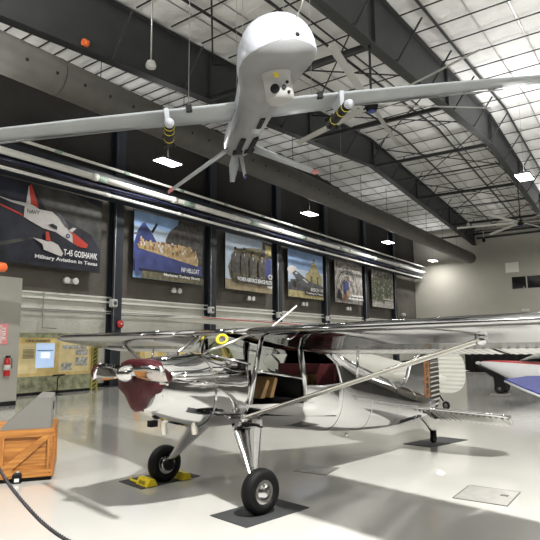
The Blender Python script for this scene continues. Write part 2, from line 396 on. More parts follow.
# 1 jet
p = Poster(9.1, 4.35, 'dark poster of a white and red jet trainer, leftmost of the wall posters')
p.rect('p_night', 0, 0, 1, 1).poly('p_smoke', [(.3, 1), (.5, .6), (.75, .3), (1, .25), (1, .9), (.7, 1)])
p.poly('p_night', [(.5, .4), (.6, .65), (.9, .5), (1, .3), (1, .15)]).poly('p_smoke', [(0, .2), (.35, .35), (.36, .33), (0, .14)])
p.poly('p_red', [(0, .70), (.056, .668), (.236, .60), (.236, .575), (.056, .65), (0, .68)]).poly('p_white', [(0, .775), (.052, .755), (.14, .742), (.26, .745), (.257, .70), (.141, .716), (0, .76)])
p.poly('p_white', [(.245, .57), (.249, .692), (.288, .765), (.378, .70), (.493, .703), (.56, .65), (.61, .60), (.66, .506), (.76, .43), (.80, .36), (.76, .311), (.713, .345), (.625, .396), (.539, .451), (.421, .471), (.297, .536)])
p.poly('p_white', [(.256, .71), (.272, .956), (.297, .989), (.315, .73)]).poly('p_red', [(.275, .97), (.298, .992), (.372, .715), (.30, .74)])
p.poly('p_red', [(.66, .51), (.76, .445), (.863, .358), (.85, .31), (.80, .305), (.764, .311), (.71, .35), (.70, .45)]).poly('p_steel', [(.53, .70), (.575, .69), (.668, .54), (.63, .535)])
p.poly('p_white', [(.66, .506), (.70, .55), (.735, .548), (.69, .48)]).poly('p_black', [(.463, .525), (.50, .55), (.546, .528), (.547, .478), (.501, .495)])
p.ell('p_navy', .653, .425, .02, .03).ell('p_white', .653, .425, .008, .012)
p.poly('p_white', [(.33, .33), (.40, .325), (.453, .312), (.50, .32), (.56, .29), (.613, .19), (.596, .148), (.52, .17), (.43, .203), (.415, .27)]).poly('p_red', [(.438, .43), (.467, .436), (.492, .32), (.444, .325)])
p.text('NAVY', .265, .625, .11, .05, 'p_black', .01)
p.text('T-45 GOSHAWK', .615, .165, .345, .085); p.text('Military Aviation in Texas', .352, .07, .61, .062); p.done()
# 2 blue warplane
p = Poster(15.15, 4.3, 'poster of a crowd sitting on a folded blue warplane wing, second from left')
p.rect('p_sky', 0, 0, 1, 1).rect('p_skypale', 0, .55, .65, .78).poly('p_rock', [(.42, .4), (.43, .65), (.49, .80), (.6, .92), (.62, 1), (1, 1), (1, .2), (.55, .3)])
p.poly('p_navy', [(0, .5), (.044, .70), (.10, .82), (.135, .845), (.19, .77), (.24, .69), (.3, .58), (.9, .35), (1, .3), (1, .1), (0, .1)])
p.poly('p_black', [(.221, .72), (.244, .70), (.315, .85), (.29, .875)]).poly('p_steel', [(0, .66), (.06, .68), (.06, .66), (0, .63)])
p.poly('p_tan', [(.04, .50), (.06, .44), (.92, .30), (.93, .40), (.9, .50), (.7, .60), (.4, .58), (.2, .56), (.1, .55)])
for k in range(90):
    a = random.random(); p.ell(['p_skin', 'p_tan', 'p_gold', 'p_brown', 'p_white'][k % 5], .06 + .85 * a, .50 - .07 * a + random.uniform(-.05, .10) + .04 * a, .014, .03, 7, fresh=k % 6 == 0)
p.rect('p_black', 0, .11, 1, .14).rect('p_olive', .1, 0, 1, .11).poly('p_navy', [(0, .36), (.06, .1), (.08, 0), (0, .1)])
p.text('F6F HELLCAT', .644, .17, .28, .075); p.text('Marianas Turkey Shoot', .39, .06, .545, .055); p.done()
# 3 women pilots
p = Poster(21.2, 4.15, 'poster of four standing pilots in dark uniforms, third from left')
p.rect('p_skypale', 0, 0, 1, 1).poly('p_olive', [(.05, .4), (.2, .75), (.5, .82), (.78, .85), (.78, .3), (.1, .2)]).rect('p_steel', .78, .25, 1, 1).rect('p_grass', 0, 0, 1, .18)
p.poly('p_gold', [(.84, .7), (.84, .95), (.98, .93), (.98, .75)]).rect('p_navy', .86, .3, .97, .66)
for u, h in ((.19, .76), (.37, .78), (.55, .74), (.74, .72)):
    p.poly('p_rock', [(u - .07, .16), (u - .075, h - .14), (u - .03, h - .08), (u + .03, h - .08), (u + .075, h - .14), (u + .07, .16)])
    p.ell('p_skin', u, h - .04, .022, .04).ell('p_black', u, h - .01, .026, .03)
    p.poly('p_white', [(u - .012, h - .1), (u, h - .17), (u + .012, h - .1)]).rect('p_olive', u - .06, .13, u + .06, .3)
p.ell('p_white', .93, .32, .05, .05).ell('p_steel', .93, .32, .03, .03)
p.rect('p_smoke', .2, .13, .98, .26)
p.text('WOMEN AIRFORCE SERVICE PILOTS', .2, .165, .76, .075); p.text('WASP', .85, .09, .12, .05); p.done()
# 4 airliner
p = Poster(27.05, 4.2, 'poster of a dark airliner before a domed tower under blue sky')
p.rect('p_sky', 0, 0, 1, 1).rect('p_skypale', 0, .3, 1, .6).ell('p_white', .12, .56, .14, .1).rect('p_gold', 0, 0, 1, .14).rect('p_steel', 0, .14, 1, .3)
p.poly('p_gold', [(.48, .3), (.48, .52), (.58, .6), (.66, .78), (.72, .84), (.78, .78), (.86, .6), (.95, .52), (.95, .3)])
p.poly('p_olive', [(.6, .3), (.62, .5), (.66, .5), (.67, .3)]).poly('p_olive', [(.8, .3), (.8, .5), (.84, .5), (.85, .3)]).rect('p_olive', .7, .84, .74, .9)
p.poly('p_steel', [(.1, .5), (.18, .56), (.28, .52), (.55, .38), (.98, .3), (.98, .12), (.4, .16), (.3, .3), (.2, .4)])
p.poly('p_rock', [(.04, .2), (.05, .36), (.25, .38), (.32, .2)]).ell('p_black', .16, .27, .05, .07).poly('p_white', [(.36, .40), (.42, .41), (.54, .34), (.5, .33)])
p.poly('p_skypale', [(.16, .50), (.2, .53), (.25, .50), (.2, .48)])
p.rect('p_smoke', .42, .07, .98, .24)
p.text('BEECH 18', .6, .165, .36, .075); p.text('Training in Texas', .46, .085, .5, .05); p.done()
# 5 factory
p = Poster(32.9, 4.25, 'grey poster of two workers inside a ribbed aircraft fuselage')
p.rect('p_mono', 0, 0, 1, 1)
for k in range(5):
    a = .46 - .08 * k; pts = [(.42 + a * math.cos(t * PI / 12), .3 + (a * 1.35) * math.sin(t * PI / 12)) for t in range(13)]
    q = [(.42 + (a - .025) * math.cos(t * PI / 12), .3 + ((a - .025) * 1.35) * math.sin(t * PI / 12)) for t in range(12, -1, -1)]
    p.poly('p_monolight' if k % 2 == 0 else 'p_rock', [(min(1, max(0, x)), min(1, y)) for x, y in pts + q])
for k in range(8): p.poly('p_monolight', [(.62 + .04 * k, .95), (.64 + .04 * k, .96), (.76 + .03 * k, .3), (.75 + .03 * k, .3)])
p.poly('p_navy', [(.3, .2), (.28, .5), (.4, .55), (.46, .5), (.46, .2)]).ell('p_skin', .36, .58, .03, .04).ell('p_skin', .42, .24, .06, .08).poly('p_brown', [(.22, .05), (.3, .22), (.36, .2), (.36, .05)])
p.poly('p_black', [(.02, .1), (.1, .35), (.2, .2), (.2, .05)])
for v, u0 in ((.2, .56), (.12, .42)):
    u = u0
    while u < .95: ww = random.uniform(.05, .12); p.rect('text_white', u, v - .02, min(u + ww, .97), v + .02); u += ww + .02
p.done()
# 6 leafy
p = Poster(38.85, 4.15, 'rightmost wall poster, camouflage green aircraft among foliage')
p.rect('p_mono', 0, 0, 1, 1).poly('p_green', [(0, .2), (.02, .7), (.3, .85), (.7, .95), (.95, .85), (.98, .3), (.6, .15)]).rect('p_monolight', 0, 0, 1, .1)
for k in range(70): p.ell(['p_leaf', 'p_rock', 'p_green', 'p_leaf'][k % 4], random.uniform(.05, .95), random.uniform(.2, .9), random.uniform(.02, .05), random.uniform(.02, .04), 6, random.random() * 3, fresh=k % 8 == 0)
for v in (.24, .16, .11): p.rect('p_white', .55, v - .02, .95, v + .02)
p.rect('p_white', .06, .08, .45, .13); p.done()

# ------------------------------------------------------------------ exhibit panels below
def exhibit(y0, y1, label, first=True):
    t = thing('exhibit_panel', label, 'exhibit panel', (0, 0, 0), 0, 'mural exhibit panels'); X = -17.2; Wd = y1 - y0
    MB().use('stone').box((X - .3, y0, .1), (X, y1, .62)).build('stone_print_base', t)
    MB().use('flatblack').box((X - .28, y0, 0), (X - .04, y1, .1)).build('plinth', t)
    MB().use('tan').box((X - .3, y0, .62), (X - .02, y1, 1.92)).build('mural_board', t)
    mb = MB().use('stone').box((X - .3, y0, 1.92), (X + .01, y1, 2.08)); mb.build('top_rail', t)
    mb = MB().use('olive').box((X - .26, y1, 0), (X - .2, y1 + .28, 2.08)); mb.box((X - .2, y1, 0), (X + .04, y1 + .05, 2.08)).box((X - .2, y1 + .23, 0), (X + .04, y1 + .28, 2.08))
    for k in range(14):
        z = .05 + k * .145; mb.bar((X + .01, y1 + .04, z), (X + .01, y1 + .24, z + .13), .03)
    mb.build('lattice_post', t)
    def r(m, a, b, c, d, dx=.01): return MB().use(m).box((X - .02, y0 + a * Wd, b), (X - .02 + dx, y0 + c * Wd, d))
    if first:
        r('tan_light', .12, .72, .36, 1.72).build('text_board', t); r('tan_light', .60, .72, .97, 1.86).build('photo_board', t)
        s = MB().use('screen').box((X - .02, y0 + .34 * Wd, .90), (X + .02, y0 + .54 * Wd, 1.72)); s.use('screen2').box((X + .02, y0 + .39 * Wd, 1.22), (X + .023, y0 + .49 * Wd, 1.42))
        s.use('p_sky').box((X + .02, y0 + .35 * Wd, 1.46), (X + .023, y0 + .53 * Wd, 1.50)); s.build('lit_screen', t)
        for a, b, c, d in ((0.02, 1.40, .08, 1.62), (0.02, .80, .08, 1.02), (.63, .78, .76, 1.04), (.80, .92, .95, 1.22), (.80, 1.3, .95, 1.5), (.64, 1.52, .93, 1.66)):
            r('photo_grey', a, b, c, d, .016).build('photo', t)
        mb = MB(); put_text(mb, 'ink', 'CINCINNATI', .9, .09, lambda u, v: (X + .0, y0 + .22 * Wd + u, 1.76 + v), .02); put_text(mb, 'ink', 'TEXAS', .3, .08, lambda u, v: (X + .0, y0 + .83 * Wd + u, 1.72 + v), .02); mb.build('heading_lettering', t)
        mb = MB().use('p_smoke')
        for k in range(7): mb.box((X - .008, y0 + .2 * Wd, 1.50 - .045 * k), (X - .004, y0 + .32 * Wd, 1.515 - .045 * k))
        mb.build('caption_lines', t)
    else:
        for k, a in enumerate((.05, .3, .55, .8)): r(['tan_light', 'photo_grey'][k % 2], a, .8, a + .15, 1.8, .014).build('photo', t)
exhibit(9.3, 12.65, 'yellow mural exhibit panel with a lit blue screen beside the grey partition')
exhibit(15.0, 19.6, 'yellow mural exhibit panel seen above the far wing of the silver plane', False)
t = thing('reading_lectern', 'thin dark reading lectern in front of the stone-print panel base', 'lectern', (-16.6, 10.9, 0))
MB().use('black').tube([(0, 0, 0), (0, 0, .55), (.1, .0, .62)], .02, 6).build('pole', t); MB().use('black').box((-.15, -.14, 0), (.15, .14, .02)).build('foot', t)
MB().use('black').prism([(-.16, .62), (.16, .66), (.16, .69), (-.16, .65)], lambda a, b: (a * .5 + .05, -.2, b), lambda a, b: (a * .5 + .05, .2, b)).build('tray', t)

# grey partition, sign and extinguisher
tag(MB().use('partition').box((-15.05, 5.2, .12), (-14.8, 8.45, 3.57)).use('flatblack').box((-15.03, 5.2, 0), (-14.79, 8.44, .12)).build('partition_wall'),
    'tall grey partition with black skirting at the left edge', 'partition')
t = thing('fire_extinguisher_sign', 'pink red fire extinguisher sign on the grey partition', 'sign', (-14.79, 8.0, 2.0))
MB().use('pink').box((0, -.16, -.32), (.008, .10, .25)).build('plate', t)
mb = MB(); put_text(mb, 'text_white', 'FIRE', .34, .10, lambda u, v: (.012, -.07 + v, .14 - u), .02); put_text(mb, 'text_white', 'EXTINGUISHER', .5, .07, lambda u, v: (.012, .0 - .1 + v - .04, .2 - u), .02); mb.build('sign_lettering', t)
t = thing('fire_extinguisher', 'red fire extinguisher with a label mounted on the grey partition', 'fire extinguisher', (-14.66, 8.06, .82))
MB().use('red').lathe([(0, 0), (.08, .0), (.085, .03), (.085, .38), (.06, .46), (.03, .5), (0, .5)]).build('tank', t)
MB().use('plastic').lathe([(.0865, .16), (.087, .16), (.087, .30), (.0865, .30)]).build('label_band', t)
MB().use('black').box((-.02, -.05, .5), (.03, .07, .55)).tube([(0, .05, .52), (.03, .11, .45), (.03, .12, .2)], .012, 6).build('valve_and_hose', t)
MB().use('conduit').box((-.14, -.03, .1), (-.08, .03, .5)).build('wall_bracket', t)
# orange object edge at far left
t = thing('orange_windsock', 'orange rounded windsock end poking in at the left edge over the partition', 'windsock', (-9.0, 4.80, 2.95))
MB().use('orange').lathe([(.07, -.35), (.085, -.1), (.08, 0), (.05, .03), (0, .035)], (0, 0, 0), 'y', 18).build('sock', t)
MB().use('steel').tube([(0, -.34, -.02), (0, -.34, -2.95)], .02, 8).build('stand_pole', t); MB().use('steel').lathe([(0, -2.95), (.2, -2.95), (.2, -2.92), (0, -2.91)], (0, -.34, 0)).build('stand_base', t)

# ------------------------------------------------------------------ roof steel
def beam(x, bot_r, top_r, label):
    # tapered rigid frame rafter running along Y with a haunch at the ridge
    mb = MB().use('steel')
    def bz(y): return bot_r - (.094 if y < RIDGE else .072) * abs(y - RIDGE)
    def tz(y): return top_r - .075 * abs(y - RIDGE)
    ys = [-9.9, RIDGE, YF]; w = .17
    mb.box((x - w, YB + .01, 0), (x + w, YB + .5, bz(YB) + .1)) if False else None
    for a, b in ((ys[0], ys[1]), (ys[1], ys[2])):
        mb.add([(x - .012, a, bz(a)), (x - .012, b, bz(b)), (x - .012, b, tz(b)), (x - .012, a, tz(a)), (x + .012, a, bz(a)), (x + .012, b, bz(b)), (x + .012, b, tz(b)), (x + .012, a, tz(a))],
               [(0, 1, 2, 3), (7, 6, 5, 4), (0, 4, 5, 1), (3, 2, 6, 7), (0, 3, 7, 4), (1, 5, 6, 2)])
        for f, s in ((bz, 1), (tz, -1)):
            mb.add([(x - w, a, f(a)), (x + w, a, f(a)), (x + w, b, f(b)), (x - w, b, f(b)), (x - w, a, f(a) + .03 * s), (x + w, a, f(a) + .03 * s), (x + w, b, f(b) + .03 * s), (x - w, b, f(b) + .03 * s)],
                   [(0, 1, 2, 3), (7, 6, 5, 4), (0, 4, 5, 1), (1, 5, 6, 2), (2, 6, 7, 3), (3, 7, 4, 0)])
    t = thing('roof_beam', label, 'roof beam', (0, 0, 0), 0, 'tapered roof beams')
    mb.build('rafter', t)
    for y in (RIDGE - 14, RIDGE - 7, RIDGE, RIDGE + 7, RIDGE + 14):
        if y == RIDGE: MB().use('steel').box((x - w, y - .02, bz(y)), (x + w, y + .02, tz(y))).build('ridge_splice_plate', t)
        else: MB().use('steel').box((x - .12, y - .01, bz(y)), (x + .12, y + .01, tz(y))).build('stiffener', t)
    return t
beam(-12.7, 11.77, 13.34, 'deep dark tapered roof beam nearest the left wall')
beam(-6.2, 11.62, 13.2, 'deep dark tapered roof beam to the right, above the drone wing')
beam(0.3, 11.62, 13.2, 'deep dark tapered roof beam directly over the polished plane')

# purlins: thin dark lines under the quilt, running across
def purlin(x0, x1, y, drop=.09, r=None):
    m = MB().use('purlin').box((x0, -.02, -.018), (x1, .02, .018)); return m
def place(proto, loc, label, cat, group):
    o = proto.copy(); COL.objects.link(o); o.location = loc; return tag(o, label, cat, group)
pa = MB().use('purlin').box((XW, -.02, -.018), (-12.85, .02, .018)).build('roof_purlin'); pb = purlin(-12.5, XR, 0).build('roof_purlin')
yy = 7.2; first = True
while yy < YF - .4:
    if first: o = pa; o.location = (0, yy, roof(yy) - .14); tag(o, 'thin dark purlin under the white quilt between left wall and first roof beam', 'purlin', 'closely spaced purlins by the left wall')
    else: place(pa, (0, yy, roof(yy) - .14), pa['label'], 'purlin', pa['group'])
    first = False; yy += .66 if yy < 21 else 1.32
yy = 8.9; first = True
while yy < YF - .4:
    z = roof(yy) - .15
    if first: pb.location = (0, yy, z); tag(pb, 'thin dark purlin under the white quilt right of the first roof beam', 'purlin', 'purlins across the main roof')
    else: place(pb, (0, yy, z), pb['label'], 'purlin', pb['group'])
    first = False; yy += 1.5
# light straps along the slope
sp = None
for x in [XW + .9 + 1.2 * k for k in range(22)]:
    mb = MB().use('conduit')
    if sp is None:
        for a, b in ((6, RIDGE), (RIDGE, YF)): mb.bar((0, a, roof(a) - .13), (0, b, roof(b) - .13), .035, .01)
        sp = mb.build('insulation_strap'); sp.location = (x, 0, 0); tag(sp, 'pale strap holding the white quilt, following the roof slope', 'strap', 'insulation straps')
    else: place(sp, (x, 0, 0), sp['label'], 'strap', sp['group'])
# heavy struts between beams A and B plus flange kickers
n = 0
for y in (14.0, 21.0, 28.2, 34.8, 42.2):
    zb = 11.72 - (.094 if y < RIDGE else .072) * abs(y - RIDGE)
    pos = {14.0: 'nearest the camera', 21.0: 'second from the camera', 28.2: 'at the ridge', 34.8: 'just beyond the ridge', 42.2: 'nearest the far wall'}[y]
    tag(MB().use('steel').ibeam((-12.5, y, zb + .12), (-6.3, y, zb), .13, .16).build('cross_strut'), 'heavy dark strut between the two roof beams, ' + pos, 'strut', 'heavy cross struts')
for k, y in enumerate((31.5, 38.5, 45.5)):
    zb = 11.9 - .072 * abs(y - RIDGE)
    tag(MB().use('steel').bar((-12.5, y, zb + .12), (-6.3, y, zb), .07, .07).build('cross_tie'), 'thin dark tie bar between the two roof beams, ' + ('just past the ridge', 'midway to the far wall', 'close to the far wall')[k], 'tie bar', 'thin tie bars')
kp = {}
for x in (-12.7, -6.2):
    for s in (-1, 1):
        mb = MB().use('steel').bar((s * .1, 0, 0), (s * 1.0, 0, 1.25), .05)
        mb.bar((s * .1, 0, 0), (s * .1, 0, .12), .1)
        kp[(x, s)] = mb.build('flange_brace')
    for i, y in enumerate([9.6 + 3.0 * k for k in range(13)]):
        z = (11.78 if x < -10 else 11.63) - (.094 if y < RIDGE else .072) * abs(y - RIDGE)
        for s in (-1, 1):
            o = kp[(x, s)] if i == 0 else kp[(x, s)].copy()
            if i: COL.objects.link(o)
            o.location = (x, y, z + .02)
            tag(o, 'short diagonal brace from %s roof beam up to the purlins on its %s side' % ('the left' if x < -10 else 'the right-hand', 'left' if s < 0 else 'right'), 'brace', 'flange braces')
# rod X bracing between beams
rodn = 0
for a, b in ((7.0, 14.0), (14.0, 21.0), (21.0, 28.2), (28.2, 34.8), (34.8, 42.2), (42.2, 49.0)):
    za, zb = roof(a) - .75, roof(b) - .75
    for (x0, x1) in ((-12.5, -6.4),):
        for f in (0, 1):
            o = MB().use('purlin').tube([(x0 if f == 0 else x1, a, za), (x1 if f == 0 else x0, b, zb)], .03, 6).build('brace_rod')
            tag(o, 'thin diagonal steel rod crossing between the roof beams', 'brace rod', 'crossing roof rods')
# pipe pair following the roof, and a jointed angle line right of beam B
for x, r, l in ((-8.75, .05, 'thicker'), (-8.35, .03, 'thinner')):
    tag(MB().use('purlin').tube([(x, 6, roof(6) - .55), (x, RIDGE, roof(RIDGE) - .55), (x, YF, roof(YF) - .55)], r, 8).build('roof_pipe'), 'the %s of two black pipes following the roof slope between beams' % l, 'pipe')
for x in (-5.35, -10.9, -1.8):
    tag(MB().use('purlin').bar((x, 6, roof(6) - .30), (x, RIDGE, roof(RIDGE) - .30), .07, .07).bar((x, RIDGE, roof(RIDGE) - .30), (x, YF, roof(YF) - .30), .07, .07).build('roof_angle'),
        'long black angle bar under the purlins ' + {-5.35: 'just right of the second beam', -10.9: 'between the two beams', -1.8: 'farthest right over the far end'}[x], 'angle bar')
for x0, x1, z, l in ((-12.4, 6, 10.75, 'lower'), (-18, 6, 11.15, 'upper')):
    tag(MB().use('steel').ibeam((x0, YF - .5, z), (x1, YF - .5, z), .12, .16).build('wall_girt'), 'dark horizontal girt high on the far wall, the %s one' % l, 'girt')

# ------------------------------------------------------------------ big duct
def duct():
    t = thing('ventilation_duct', 'large round grey air duct running along the left wall under the roof', 'duct', (-12.95, 0, 9.0))
    MB().use('duct').lathe([(0, -5), (.51, -5), (.51, 26), (.48, 26.4), (.48, 48.35), (.44, 48.55), (.2, 48.62), (0, 48.62)], (0, 0, 0), 'y', 40).build('duct_shell', t)
    for k in range(14):
        y = -4 + k * 4.0; MB().use('duct').lathe([(.47, y), (.522 - .03 * (y > 25), y + .02), (.522 - .03 * (y > 25), y + .06), (.47, y + .08)], (0, 0, 0), 'y', 40).build('seam_ring', t)
    for a in (math.radians(-18),):
        for k in range(38):
            y = 5.2 + .86 * k
            if y > 26: break
            c = Vector((math.cos(a) * .505, y, math.sin(a) * .505)); d = Vector((math.cos(a), 0, math.sin(a)))
            MB().use('flatblack').tube([c, c + d * .012], .045, 10).build('air_hole', t)
    return t
duct()
hg = None
for y in [6 + 3.5 * k for k in range(12)]:
    if hg is None:
        hg = MB().use('steel').tube([(0, 0, 0), (0, 0, 1.6)], .012, 6).build('duct_hanger')
        o = hg
    else: o = hg.copy(); COL.objects.link(o)
    o.location = (-12.95, y, 9.5); tag(o, 'thin vertical hanger rod holding up the big round duct', 'hanger rod', 'duct hanger rods')

# ------------------------------------------------------------------ lamps
def highbay(x, y, z, label, power, big=False, up=110, sz=.5):
    t = thing('highbay_lamp', label, 'lamp', (x, y, z), 0, 'hanging highbay lamps')
    a, b = (.30, .55) if not big else (.32, .6)
    MB().use('lamp_body').rbox((-a, -b, .02), (a, b, .10), .015).build('housing', t)
    MB().use('lamp').box((-a + .03, -b + .03, 0), (a - .03, b - .03, .02)).build('lens', t)
    MB().use('purlin').tube([(0, 0, .1), (0, 0, roof(y) - z - .1)], .004, 6).build('drop_rod', t)
    L = bpy.data.lights.new('highbay_light', 'AREA'); L.shape = 'RECTANGLE'; L.size = sz; L.size_y = sz * 1.5; L.energy = power; L.color = (1, .985, .955)
    lo = bpy.data.objects.new('lamp_light', L); COL.objects.link(lo); lo.parent = t; lo.location = (0, 0, -.03)
    if up > 0:  # added upward light, no part of the fitting, to brighten the quilt
        L2 = bpy.data.lights.new('added_lamp_uplight', 'AREA'); L2.shape = 'RECTANGLE'; L2.size = .5; L2.size_y = .9; L2.energy = up; L2.spread = math.radians(175)
        l2 = bpy.data.objects.new('added_ceiling_fill', L2); COL.objects.link(l2); l2.parent = t; l2.location = (0, 0, .13); l2.rotation_euler = (PI, 0, 0)
    return t
PW = 520
highbay(-15.5, 14.7, 8.9, 'bright highbay lamp hanging behind the drone tail, leftmost in view', PW)
highbay(-15.5, 25.6, 8.9, 'bright highbay lamp above the women pilots poster', PW)
highbay(-15.5, 36.5, 8.9, 'bright highbay lamp above the factory poster', PW)
highbay(-15.9, 47.3, 8.9, 'bright highbay lamp in the far left corner', PW * .9)
highbay(-15.5, 3.8, 8.9, 'bright highbay lamp near the left end of the duct', PW)
highbay(-4.3, 25.6, 8.9, 'brightest highbay lamp at right over the parked planes', PW * 2, True, 700)
highbay(1.0, 2.95, 9.2, 'bright highbay lamp high over the polished plane wing', PW * 8.8, True, 160, .3)
highbay(-7.5, -3.5, 9.2, 'bright highbay lamp behind the camera on the left', PW * 1.8, True)
highbay(7.5, 14.0, 9.2, 'bright highbay lamp at the right side of the hall', PW * 2.6, True)
highbay(3.0, 36.5, 9.2, 'bright highbay lamp at the far right of the hall', PW * 2, True)
highbay(-5.0, 44.0, 9.4, 'bright highbay lamp close to the far wall', PW * .8, False, 500)
highbay(7.5, -4.0, 9.2, 'bright highbay lamp behind the camera on the right', PW * 1.6, True)

# added unseen uplights to brighten the quilt, with made-up bowls and rods
for i, (x, y, e) in enumerate([(-9.5, 3.0, 1600), (0.0, 7, 1100), (8, 8, 1100), (-3.0, 0.5, 1400), (1.5, 17, 650), (9, 20, 800), (1.5, 29, 800), (9, 34, 1000), (1.5, 41, 1200), (-13.5, 4.5, 900)]):
    L = bpy.data.lights.new('uplight', 'AREA'); L.shape = 'DISK'; L.size = .6; L.energy = e * 1.0; L.color = (1, .98, .95)
    t = thing('added_uplight', 'added unseen uplight bowl brightening the quilted roof', 'uplight', (x, y, 7.5), 0, 'added uplights'); MB().use('lamp_body').lathe([(0, 0), (.25, .02), (.32, .12), (.31, .12), (.24, .04), (0, .03)]).build('bowl', t); MB().use('conduit').tube([(0, 0, .02), (0, 0, roof(y) - 7.6)], .01, 6).build('drop_rod', t)
    lo = bpy.data.objects.new('added_uplight_source', L); COL.objects.link(lo); lo.parent = t; lo.location = (0, 0, .2); lo.rotation_euler = (PI, 0, 0); L.spread = math.radians(170)

# small ceiling devices
def hung(x, y, z, ztop, nm, label, cat, prof, m='plastic', rr=.008):
    t = thing(nm, label, cat, (x, y, z))
    MB().use(m).lathe(prof).build('body', t); MB().use('conduit').tube([(0, 0, prof[-1][1]), (0, 0, ztop - z)], rr, 6).build('hanging_rod', t); return t
hung(-9.0, 7.95, 7.95, roof(7.9) - .1, 'hanging_speaker', 'small round white speaker hanging on a rod left of the drone nose', 'speaker', [(0, 0), (.11, 0), (.12, .03), (.12, .07), (.09, .15), (.04, .18), (0, .19)], rr=.02)
hung(-12.0, 22.9, 10.1, roof(22.9) - .1, 'hanging_sensor', 'small cone shaped sensor on a rod below the left roof beam', 'sensor', [(0, 0), (.13, 0), (.1, .1), (.03, .2), (0, .2)])
hung(-9.9, 37.0, 9.5, roof(37) - .1, 'hanging_sensor', 'small sensor on a long rod near the far end of the hall', 'sensor', [(0, 0), (.13, 0), (.1, .1), (.03, .2), (0, .2)])
hung(-11.2, 46.2, 9.9, roof(46.2) - .1, 'hanging_camera', 'small black camera on a rod by the duct end', 'camera', [(0, 0), (.12, .02), (.12, .3), (0, .34)], 'black', .03)
tag(MB().use('orange').tube([(0, -.08, 0), (0, .08, 0)], .1, 8).build('orange_clamp'), 'small orange red clamp on the left roof beam at top left', 'clamp').location = (-12.48, 8.6, 10.1)
tag(MB().use('pipe_white').box((-.5, -.02, -.35), (.55, 0, .5)).build('wall_vent'), 'pale square vent panel on the far wall above the dark windows', 'vent').location = (-9.8, YF - .01, 7.92)
for k, x in enumerate((-9.55, -9.2)):
    pass
t = thing('emergency_light', 'twin headed emergency light low on the far wall at right', 'emergency light', (-8.9, YF, 4.3), 0, 'emergency lights')
for s in (-1, 1): MB().use('plastic').lathe([(.02, -.1), (.10, -.12), (.13, -.3), (.11, -.31)], (s * .17, 0, 0), 'y', 14).build('lamp_head', t)
MB().use('plastic').box((-.12, -.12, -.1), (.12, 0, .1)).build('battery_box', t)

# ------------------------------------------------------------------ HVLS fans
def fan(x, y, z, ztop, rot, n, R, label):
    t = thing('ceiling_fan', label, 'ceiling fan', (x, y, z), rot, 'large slow ceiling fans')
    MB().use('black').lathe([(0, -.18), (.13, -.18), (.19, -.06), (.19, .1), (.1, .16), (0, .18)]).build('motor', t)
    MB().use('steel').tube([(0, 0, .1), (0, 0, ztop - z)], .035, 8).build('drop_rod', t)
    MB().use('blue_dark').lathe([(0, -.2), (.11, -.2), (.13, -.17), (0, -.16)]).build('light_ring', t)
    for k in range(n):
        a = 2 * PI * k / n; d = Vector((math.cos(a), math.sin(a), 0)); q = Vector((-math.sin(a), math.cos(a), 0))
        rings = []
        for s, ch in ((.18, .09), (.3, .17), (R * .6, .17), (R * .93, .17), (R, .15)):
            c = d * s; rings.append([c + q * ch / 2 * u + Vector((0, 0, w_)) for u, w_ in ((-1, -.045), (-.3, .0), (1, .035), (1, .05), (-.3, .03), (-1, -.03))])
        MB().use('blades').loft(rings, smooth=False).build('blade', t)
        MB().use('black').bar(d * .1, d * .32, .05, .03).build('blade_root', t)
    return t
fan(-6.2, 13.8, 8.43, 10.45, math.radians(-20), 6, 3.55, 'large ceiling fan with long pale blades behind the drone wing')
fan(-6.0, 33.4, 8.5, 11.2, math.radians(12), 6, 3.5, 'distant ceiling fan with pale blades near the far wall')

# ------------------------------------------------------------------ polished aircraft
OX, OY = -4.096, 4.54
HDG = math.atan2(-.977, -.212)
plane = thing('polished_airplane', 'polished silver high-wing tailwheel airplane standing on the glossy floor', 'airplane', (OX, OY, 0), HDG)
NS = 30
def sec(x, zt, zb, hw, clip=None, zc=None, e=2.3):
    zc = zc if zc is not None else zb + (zt - zb) * .5
    clip = zt if clip is None else clip
    def pt(a):  # a from 0 (top) .. pi (bottom), one side
        sa, ca = math.sin(a), math.cos(a)
        yv = hw * abs(sa) ** (2 / e); zz = zc + ((zt - zc) if ca > 0 else (zc - zb)) * (abs(ca) ** (2 / e)) * (1 if ca > 0 else -1)
        return yv, zz
    a0 = 0
    if clip < zt - 1e-6:
        lo, hi = 0, PI
        for _ in range(40):
            mid = (lo + hi) / 2
            if pt(mid)[1] > clip: lo = mid
            else: hi = mid
        a0 = hi
    out = []
    for k in range(NS + 1):
        a = a0 + (PI - a0) * k / NS; yv, zz = pt(a); out.append((x, yv, zz))
    out += [(q[0], -q[1], q[2]) for q in out[::-1][1:]]
    return out
S = [  # x, ztop, zbot, half width, clip
 (.84, 1.44, .98, .33, None), (.76, 1.475, .91, .40, None), (.6, 1.49, .84, .445, None), (.4, 1.50, .78, .475, None), (.25, 1.515, .75, .49, None),
 (.05, 1.53, .73, .505, 1.50), (-.14, 1.56, .72, .515, 1.41), (-.18, 1.56, .73, .515, 1.40), (-.19, 1.56, .73, .515, .98), (-.6, 1.6, .665, .53, .96), (-.97, 1.6, .61, .535, .94), (-.98, 1.6, .608, .535, 1.13),
 (-1.4, 1.62, .545, .52, 1.10), (-1.62, 1.63, .51, .50, 1.12), (-1.66, 1.63, .505, .495, 1.5), (-1.70, 1.62, .50, .49, None), (-2.0, 1.50, .46, .45, None), (-2.4, 1.355, .425, .395, None), (-2.9, 1.19, .40, .325, None),
 (-3.4, 1.02, .395, .25, None), (-3.9, .87, .42, .165, None), (-4.3, .765, .46, .095, None), (-4.55, .70, .53, .04, None)]
fus = MB().use('chrome'); rings = [sec(*s) for s in S]
